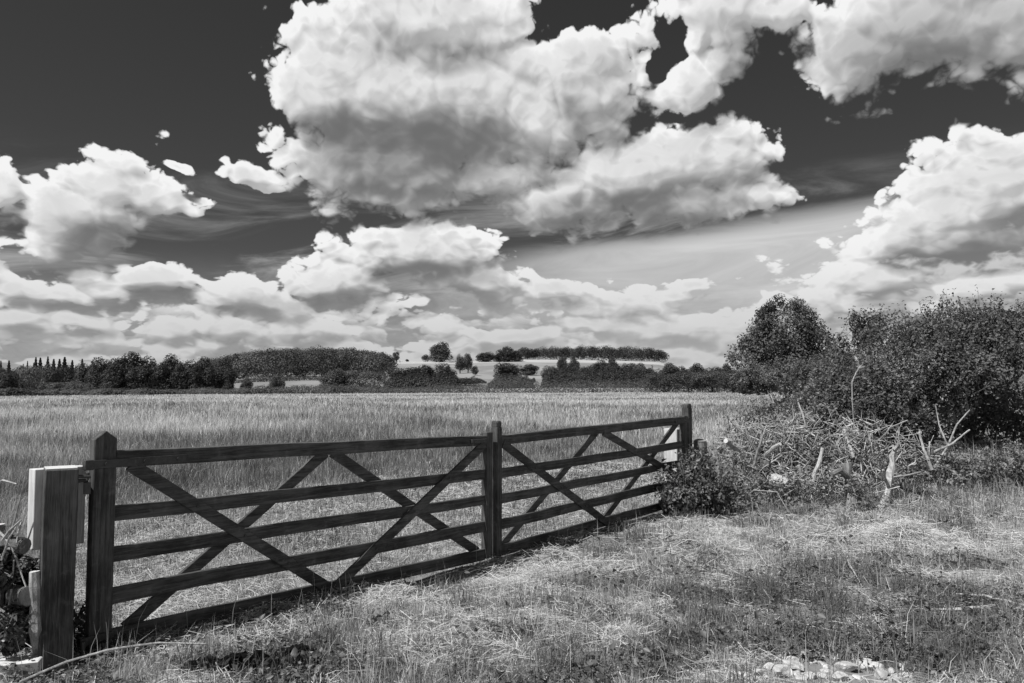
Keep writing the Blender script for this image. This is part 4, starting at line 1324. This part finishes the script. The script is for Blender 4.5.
# short stubs left where the hedge was cut down
for i in range(26):
    px, py = random.uniform(733, 872), random.uniform(446, 500)
    g = gpos(px, py)
    h = random.uniform(.20, .45); lx, ly = random.uniform(-.10, .10), random.uniform(-.06, .06)
    r = random.uniform(.014, .034)
    limb('cut_stub', 'one of the short pale stubs of cut stems scattered over the bank', [g - Vector((0, 0, .05)), g + Vector((lx * .5, ly * .5, h * .5)), g + Vector((lx, ly, h))], [r * 1.15, r, r * .9],
         M['pale_bark'], 'stub', 'cut stubs on the bank', cutends=(1,), sides=8, rough=.10)
# ------------------------------------------------------------------ grass, straw and weeds
def gate_side(x, y):
    """metres in front of the gate line (towards the lane); negative in the meadow"""
    return (x - GA.x) * GN.x + (y - GA.y) * GN.y


def scatter(n, d0, d1, power, umax=0.74):
    """points in the wedge in front of the lens position, density falling with distance"""
    u = rng.random(n)
    if power == 1: d = d0 * (d1 / d0) ** u
    else:
        k = 1 - power
        d = (d0 ** k + u * (d1 ** k - d0 ** k)) ** (1 / k)
    x = rng.uniform(-umax, umax, n) * d
    return x, d


def on_ground(x, y, dz=0.0):
    return np.stack([x, y, ground_z(x, y) + dz], 1)


def px_of(x, y):
    return 512 + F * x / y, HORIZON + F * EYE / y


def patch(x, y, rows):
    """how strongly each spot lies in the listed patches (picture position, half sizes, strength)"""
    px, py = px_of(x, y)
    s = np.zeros(len(x))
    wob = (fbm(x * 1.6, y * 1.6, 3) - .5) * 1.6
    for (cx, cy, rx, ry, k) in rows:
        q = ((px - cx) / rx) ** 2 + ((py - cy) / ry) ** 2
        s = np.maximum(s, k * (1 - sstep(q + wob, 0.35, 1.25)))
    return s


DARK = [(60, 668, 60, 16, .7), (380, 670, 50, 12, .7), (470, 668, 40, 12, .5), (580, 668, 50, 14, .7), (900, 632, 130, 30, .9), (700, 600, 50, 16, .7), (820, 570, 50, 8, .6), (990, 600, 50, 24, .7), (520, 600, 36, 8, .5), (610, 575, 40, 9, .6), (400, 625, 36, 8, .5), (280, 665, 80, 24, .9), (860, 600, 150, 40, .9), (760, 610, 70, 28, .8), (660, 545, 40, 14, .45), (585, 615, 40, 20, .5), (950, 655, 120, 30, .75), (600, 540, 40, 12, .5), (470, 560, 40, 8, .45),
        (545, 640, 40, 20, .45), (690, 640, 30, 18, .7), (130, 640, 60, 16, .6), (440, 595, 40, 10, .4), (640, 660, 60, 18, .6), (900, 565, 60, 12, .4), (355, 590, 30, 8, .3), (760, 520, 60, 8, .3)]
PALE = [(420, 600, 60, 12, .9), (540, 560, 60, 14, .8), (500, 590, 60, 14, .7), (700, 545, 60, 14, .8), (905, 536, 26, 10, 1.0), (430, 650, 60, 22, .6), (200, 640, 60, 10, .7), (620, 560, 24, 10, .7), (820, 545, 60, 10, .7),
        (640, 605, 30, 10, .8), (650, 575, 30, 8, .5), (975, 540, 60, 12, .8), (620, 635, 18, 10, .8), (740, 570, 40, 12, .5)]

BARE = [(815, 672, 100, 19, 1.0), (715, 672, 30, 10, .7), (640, 606, 18, 6, .6)]

# ---- the mown verge in front of the gate
x, y = scatter(230000, 4.1, 13.5, 1.35)
gs = gate_side(x, y)
front = (gs > -0.25) & (rng.random(len(x)) > patch(x, y, DARK) * .5) & (rng.random(len(x)) > patch(x, y, BARE) * .97)
x, y, gs = x[front], y[front], gs[front]
dk = patch(x, y, DARK); pl = patch(x, y, PALE)
cl = fbm(x * 5.0, y * 5.0, 3)
base_t = 0.30 + (cl - .5) * 0.55 - dk * 0.20 + pl * 0.22 + (fbm(x * .9, y * .9, 2) - .5) * .3
n = len(x)
green = rng.random(n) < np.clip(0.52 + dk * .5 - pl * .42 + (fbm(x * 2.2 + 9, y * 2.2, 2) - .5) * 1.0, .05, .95)
tone = np.where(green, rng.normal(.30, .09, n) - dk * .08 + (cl - .5) * .3, np.clip(rng.normal(.70, .2, n), .2, 1) + (base_t - .3) * .3)
hgt = np.where(green, rng.uniform(.02, .065, n) * (.4 + cl * 1.5), rng.uniform(.015, .09, n)) * (1 - pl * .45) * (1 - dk * .55) * (.45 + .55 * sstep(gs, .15, .8)) * (0.55 + 0.9 * fbm(x * 1.3 + 3, y * 1.3 + 5, 2))
wid = np.where(green, .0042, .0034) * np.maximum(1, y / 6.5)
parts = [blades(on_ground(x, y, -.004), hgt, wid, np.clip(tone, .02, 1), .85)]
# tussocks
for k in range(1000):
    cx_, cy_ = scatter(1, 4.2, 12.5, 1.2)
    if gate_side(cx_, cy_)[0] < 0.45 or patch(cx_, cy_, BARE)[0] > .2: continue
    m = int(rng.integers(30, 80))
    d_ = patch(cx_, cy_, DARK)[0]
    dry = rng.random() > .62 + d_ * .36
    r_ = rng.uniform(.04, .12)
    bx_ = cx_ + rng.normal(0, r_, m); by_ = cy_ + rng.normal(0, r_, m)
    hh = rng.uniform(.06, .20, m) * (1.35 if rng.random() < .14 else .8)
    tt_ = np.clip(rng.normal(.62 if dry else .18, .14 if dry else .05, m), .03, 1)
    parts.append(blades(on_ground(bx_, by_, -.004), hh, np.full(m, .0042) * max(1, cy_[0] / 7), tt_, .5, None, .1))
# thin tall stems with a seed head
x, y = scatter(900, 4.3, 12, 1.0); k = gate_side(x, y) > .05; x, y = x[k], y[k]
parts.append(blades(on_ground(x, y), rng.uniform(.12, .34, len(x)), np.full(len(x), .0045) * np.maximum(1, y / 6), np.clip(rng.normal(.55, .25, len(x)), .1, 1), .25))
v, t, a = join(parts)
o = link_mesh('grass', np_mesh('grass', v, t, {'tone': a}), M['grass'])
tag(o, 'short mixed green and dry grass of the mown verge before the gates', 'grass', kind='stuff')

# ---- dry straw lying on the verge and in the mown strip behind the gate
x, y = scatter(230000, 4.1, 17.0, 1.25)
gs = gate_side(x, y)
dk = patch(x, y, DARK); pl = patch(x, y, PALE)
px_, py_ = px_of(x, y)
behind = gs < -0.1
bandb = (1 - sstep(-gs, 4.5, 7.5)) * behind
pr = np.where(behind, bandb * .95, np.clip(.36 + pl * .7 - dk * .5 + (fbm(x * 1.7, y * 1.7 + 4, 3) - .5) * 1.5, .02, 1)) * np.where(px_ > 745, 1 - sstep(y, 10.5, 12), 1)
k = rng.random(len(x)) < pr * (1 - .9 * patch(x, y, BARE))
x, y, pl = x[k], y[k], pl[k]
n = len(x)
v1 = straws(on_ground(x, y, rng.uniform(.004, .055, n) * (1 + pl * .6)), rng.uniform(.05, .26, n), .0038 * np.maximum(1, y / 6.5), np.clip(rng.normal(.78, .19, n), .15, 1))
# the raked heap of hay on the right
hc = gpos(905, 541)
m = 5200
qx, qy = rng.normal(0, .22, m), rng.normal(0, .20, m)
r2 = np.hypot(qx / .22, qy / .20)
hz = .19 * np.exp(-r2 ** 2 / 1.6) * rng.random(m) ** .4
v2 = straws(np.stack([hc.x + qx, hc.y + qy, ground_z(hc.x + qx, hc.y + qy) + hz + .008], 1), rng.uniform(.12, .45, m), np.full(m, .0055), np.clip(rng.normal(.85, .14, m), .4, 1), .15)
v, t, a = join([v1, v2])
o = link_mesh('straw', np_mesh('straw', v, t, {'tone': a}), M['grass'])
tag(o, 'pale dry straw strewn over the verge and the mown strip behind the gates', 'straw', kind='stuff')

# ---- broad low leaves (clover, dock, dandelion) in the darker patches
x, y = scatter(170000, 4.1, 11.5, 1.2)
dk = patch(x, y, DARK)
dk = np.maximum(dk, .75 * (fbm(x * 1.4 + 60, y * 1.4, 3) > .60))
k = (rng.random(len(x)) < dk * (1 - patch(x, y, BARE)) * (.35 + 1.1 * (fbm(x * 3, y * 3, 2) > .47))) & (gate_side(x, y) > .05)
x, y, dk = x[k], y[k], dk[k]
n = len(x)
p = on_ground(x, y, rng.uniform(.005, .085, n) * (.5 + fbm(x * 2, y * 2, 2)))
nr = np.stack([rng.normal(0, .6, n), rng.normal(0, .6, n), np.ones(n)], 1)
big = rng.random(n) < .12
v, t, a = leaves(p, nr, np.where(big, rng.uniform(.035, .07, n), rng.uniform(.010, .026, n)), np.clip(rng.normal(.36, .2, n), 0, 1), .62)
o = link_mesh('ground_cover', np_mesh('ground_cover', v, t, {'tone': a}), leaf_mat('low leaves', .035, .20, .2, .5, .4, 0))
tag(o, 'low broad-leaved weeds matting the darker patches of the verge', 'ground cover', kind='stuff')

# ---- the meadow behind the gate: taller seeding grass, thinning to texture far away
parts = []
x, y = scatter(520000, 5.0, 300.0, 1.55, .80)
gs = gate_side(x, y)
u_ = x / y
ok = (gs < -.12) & (y < field_far(u_) + 3 + 16 * (fbm(x * .08, y * .02, 2) - .5))
right = (x - 2.9) * 0.97 + (y - 11.2) * -0.24                 # right of the meadow's edge stands the hedge
ok &= ~((right > 0.6) & (y > 10.5) & (y < 32))
x, y, gs = x[ok], y[ok], gs[ok]
n = len(x)
tall = sstep(-gs, 4.0, 8.5) * (0.75 + .5 * fbm(x * .35, y * .35, 3))
tall = np.maximum(tall, .55 * sstep(-x - .50 * y, .15, 1.2) * sstep(y, 5.2, 6.5))            # ranker by the left hedge
px_, py_ = px_of(x, y)
mot = fbm(x * .28 + 3, y * .28, 4); big_m = fbm(x * .06 + 8, y * .045 + 1, 3)
dark = np.clip((mot - .5) * 2.2 + (big_m - .5) * 2.8, -1, 1)
band = np.exp(-((py_ - 446) / 14.0) ** 2) * .28                                               # the greener belt across the middle of the meadow
green = rng.random(n) < np.clip(.34 - dark * .6 + band * .9, .05, .9)
tone = np.where(green, rng.normal(.28, .08, n), rng.normal(.74, .18, n)) + .04 + dark * .14 + (fbm(x * 1.5, y * 1.1, 3) - .5) * .5
h = (.05 + .10 * rng.random(n)) * (1 - tall) + tall * rng.uniform(.20, .52, n)
h = h * (1 - .35 * sstep(y, 40, 120)) * (.35 + 1.3 * fbm(x * 1.3 + 30, y * 1.0, 3))
w = .0042 * np.maximum(1, y / 7.0) * (1 + .25 * sstep(y, 60, 200))
parts.append(blades(on_ground(x, y, -.01), h, w, np.clip(tone, .03, 1), .50, None, .15))
v, t, a = join(parts)
o = link_mesh('meadow_grass', np_mesh('meadow_grass', v, t, {'tone': a}), M['grass'])
tag(o, 'seeding hay grass of the meadow stretching away behind the gates', 'grass', kind='stuff')

# ---- tall dry grass and weeds over the bank on the right
parts = []
n = 95000
x = rng.uniform(2.4, 12.5, n); y = rng.uniform(9.6, 19, n)
px_, py_ = px_of(x, y)
right = (x - 2.9) * 0.97 + (y - 11.2) * -0.24
ok = (px_ > 690) & (px_ < 1050) & ((right > -.2) | (y < 11.5)) & (rng.random(n) < np.clip(.2 + 1.3 * (fbm(x * 1.1, y * 1.1, 3) - .25), 0, 1)) & ~((px_ > 880) & (y > 12.6))
x, y = x[ok], y[ok]; n = len(x)
edge_ = sstep(y, 10.0, 11.6)
h = rng.uniform(.08, .48, n) * (.15 + .75 * edge_) * (.5 + fbm(x * .8, y * .8, 2))
gr_ = rng.random(n) < .42
parts.append(blades(on_ground(x, y, -.01), h, np.where(gr_, .009, .006), np.clip(np.where(gr_, rng.normal(.20, .08, n), rng.normal(.68, .17, n)), .03, 1), .8))
v, t, a = join(parts)
o = link_mesh('weeds', np_mesh('weeds', v, t, {'tone': a}), M['grass'])
tag(o, 'rank dry grass and weeds on the bank among stumps and brushwood', 'weeds', kind='stuff')
# ------------------------------------------------------------------ left end: old rail fence swallowed by bramble; sticks and stones
def stone(px, py, w, asp, seed):
    g = gpos(px, py)
    s = w / F * g.y
    rs = np.random.default_rng(seed)
    import bmesh
    bm = bmesh.new()
    bmesh.ops.create_icosphere(bm, subdivisions=3, radius=0.5)
    k = rs.normal(size=(8, 3)) * np.array([[1, 1, .45]]); k /= np.linalg.norm(k, axis=1, keepdims=True); c = rs.uniform(.16, .36, 8)
    for q in bm.verts:
        for i in range(8):                      # split faces: flatten against a few random planes
            n_ = Vector(k[i]); e = q.co.dot(n_) - c[i]
            if e > 0: q.co -= n_ * e
        q.co += q.co.normalized() * (float(vnoise(q.co.x * 6 + seed, q.co.y * 6 + q.co.z * 5)) - .5) * .05
        q.co.x *= s * 1.35; q.co.y *= s * asp * 1.35; q.co.z *= s * .5
    me = bpy.data.meshes.new('stone'); bm.to_mesh(me); bm.free()
    o = link_mesh('stone', me, M['stone'])
    o.location = (g.x, g.y, g.z + s * .07)
    o.rotation_euler = (rs.uniform(-.2, .2), rs.uniform(-.2, .2), rs.uniform(0, 6.28))
    return o


STONES = [(848, 671, 26, .8), (795, 668, 24, .7), (782, 676, 26, .7), (868, 668, 26, .6), (880, 676, 24, .7), (760, 675, 20, .8), (826, 668, 20, .9), (806, 658, 18, .8), (768, 669, 14, .9), (836, 680, 22, .8), (812, 679, 18, .8),
          (800, 678, 14, .9), (896, 680, 16, .8), (748, 679, 16, .8), (822, 678, 12, 1), (790, 660, 12, .9), (740, 668, 10, .9), (715, 672, 9, .9), (728, 680, 11, .8), (857, 679, 12, .9), (775, 661, 9, .9), (835, 660, 8, .9), (720, 660, 7, .9), (813, 663, 9, 1), (703, 678, 8, 1)]
_rs = random.Random(5)
STONES += [(_rs.uniform(695, 905), _rs.uniform(654, 682), _rs.uniform(6, 16), _rs.uniform(.6, 1)) for _ in range(34)]
LAB = {0: 'biggest angular pale stone at the right of the stone scatter', 1: 'pale stone slab on top of the left half of the stone scatter', 3: 'flat pale stone slab farthest right but two, tilted upward', 6: 'blocky pale stone standing between the two stone groups'}
for i, (px, py, w, asp) in enumerate(STONES):
    o = stone(px, py, w, asp, i + 3)
    tag(o, LAB.get(i, 'one of the many small pale stones scattered over the bare patch in front'), 'stone', 'stones scattered on the verge')

# the old fence to the left of the stout gatepost
limb('fence_rail', 'rough horizontal log rail running into the left edge of the picture', [pz(-60, 541, 4.75), pz(-20, 543, 4.72), pz(14, 545, 4.70), pz(30, 546, 4.68)], [.05, .048, .05, .048], M['bark'], 'fence rail', cutends=(1,), cut='grey_wood', sides=12, rough=.06)
d = 4.55
limb('log', 'cut log end poking out of the bramble beside the stout gatepost', [pz(8, 592, 5.1), pz(22, 594, 4.85), pz(36, 596, 4.6)], [.052, .054, .056], M['bark'], 'log', cutends=(1,), cut='grey_wood', sides=14, rough=.05)
limb('fence_stake', 'rough pale stake leaning against the left side of the stout gatepost', [gpos(44, 662) - Vector((0, 0, .1)), pz(44, 630, 4.62), pz(43, 600, 4.62), pz(41, 572, 4.62)], [.032, .034, .03, .028], M['pale_bark'], 'stake', sides=8, rough=.12, wander=.06)
limb('fence_stake', 'upright weathered stake at the very left edge', [gpos(3, 655) - Vector((0, 0, .1)), pz(3, 600, 4.8), pz(4, 545, 4.8), pz(3, 525, 4.8)], [.04, .042, .04, .038], M['grey_wood'], 'stake', sides=8, rough=.12, wander=.06)
q = gpos(16, 672)
o = MB(); o.box((0, 0, .03), (.13, 0, 0), (0, .055, 0), (0, 0, .035))
o = o.build('wood_offcut', M['pale_board'], None, bevel=.006, jitter=.004)
o.location = q; o.rotation_euler = (0.06, -.04, .25)
tag(o, 'pale sawn wood offcut lying on the ground at the lower left corner', 'wood offcut')
limb('fallen_branch', 'long thin bent stick lying across the verge below the pointed gate stile', [pz(30, 682, 4.30), pz(75, 662, 4.42), pz(115, 650, 4.5), pz(165, 643, 4.6), pz(212, 644, 4.6)], [.0065, .0065, .006, .006, .005], M['pale_bark'], 'branch', cutends=(), sides=7, rough=.05)
limb('fallen_branch', 'thin dry stick lying on the verge right of the bent one', [gpos(188, 646) + Vector((0, 0, .04)), gpos(225, 650) + Vector((0, 0, .04)), gpos(262, 655) + Vector((0, 0, .02))], [.006, .008, .006], M['pale_bark'], 'branch', cutends=(), sides=7, rough=.05)
limb('fallen_branch', 'pale stick lying level at the right edge of the verge', [gpos(955, 598) + Vector((0, 0, .03)), gpos(985, 603) + Vector((0, 0, .05)), gpos(1030, 611) + Vector((0, 0, .03))], [.008, .009, .008], M['pale_bark'], 'branch', cutends=(), sides=7, rough=.05)
limb('fallen_branch', 'flattened pale branch lying below the level stick at the right', [gpos(905, 613) + Vector((0, 0, .02)), gpos(965, 617) + Vector((0, 0, .05)), gpos(1002, 610) + Vector((0, 0, .04))], [.006, .014, .008], M['pale_bark'], 'branch', cutends=(), sides=7, rough=.12)
limb('fallen_branch', 'thin straight stalk slanting over the verge in front of the hay heap', [gpos(836, 553) + Vector((0, 0, .16)), gpos(848, 570) + Vector((0, 0, .08)), gpos(862, 588) + Vector((0, 0, .01))], [.005, .006, .006], M['pale_bark'], 'branch', cutends=(), sides=6, rough=.05)
for i, (pa, pb, lab) in enumerate([((2, 585), (30, 470), 'bleached bramble stem arching up at the left edge above the log rail'), ((-5, 560), (26, 520), 'bleached bramble stem crossing the log rail'), ((-4, 606), (34, 640), 'bleached bramble stem drooping beside the pale stake'),
                                   ((-14, 494), (20, 484), 'bleached bramble stem reaching level towards the backing board'),
                                   ((-6, 520), (34, 590), 'bleached bramble stem falling across the log rail towards the stake'), ((10, 650), (20, 560), 'short bleached bramble stem standing in front of the dark ivy')]):
    a_, b_ = pz(pa[0], pa[1], 4.7), pz(pb[0], pb[1], 4.6)
    mid = (a_ + b_) / 2 + Vector((.02, 0, .05))
    limb('bramble_shoot', lab, [a_, mid, b_], [.008, .007, .004], M['pale_bark'], 'bramble stem', cutends=(), sides=6, rough=.05)
for i in range(16):
    px, py = random.uniform(-6, 34), random.uniform(505, 655)
    a_ = pz(px, py, random.uniform(4.5, 4.75)); q_ = random.uniform(-.6, .9)
    b_ = a_ + Vector((math.cos(q_) * .28 * random.choice((-1, 1)), random.uniform(-.05, .05), math.sin(q_) * .30))
    if 512 + F * b_.x / b_.y > 27: b_.x = (22 - 512) / F * b_.y
    limb('bramble_shoot', 'one of the many thin dead shoots tangled over the old fence at the left edge', [a_, (a_ + b_) / 2 + Vector((0, 0, .03)), b_], [.006, .005, .003], M['pale_bark'], 'bramble stem', 'dead shoots at the left edge', cutends=(), sides=5, rough=.05)
shrub('bramble', 'dark bramble and ivy smothering the old fence at the left edge', 'bramble',
      [(2, 608, 26, 44, 5.1, .22), (24, 620, 18, 36, 5.0, .18), (8, 556, 18, 10, 4.68, .08), (4, 580, 16, 12, 4.6, .1), (20, 630, 14, 24, 4.6, .08), (-20, 585, 34, 46, 5.3, .3), (10, 640, 30, 26, 4.9, .2), (28, 578, 12, 26, 5.1, .16), (-30, 640, 40, 40, 5.0, .3)], 10000, .036, 160, .10, leaf_mat('ivy leaves', .02, .12, .2, .4, .45, 0), 5, .36)
shrub('dock_plant', 'clump of dark broad-leaved dock in front of the pointed gate stile', 'plant',
      [(255, 668, 34, 12, 4.6, .12), (300, 662, 24, 12, 4.7, .12), (215, 672, 26, 10, 4.55, .12)], 520, .060, 30, .10, leaf_mat('dock leaves', .03, .11, .2, .45, .45, 0), 0, .30)
shrub('dock_plant', 'small dark weed tuft between the stout gatepost and the pointed stile', 'plant',
      [(86, 632, 12, 16, 4.95, .10), (96, 645, 10, 9, 4.9, .08)], 260, .04, 24, .12, leaf_mat('weed tuft leaves', .03, .11, .2, .45, .45, 0), 0, .30)
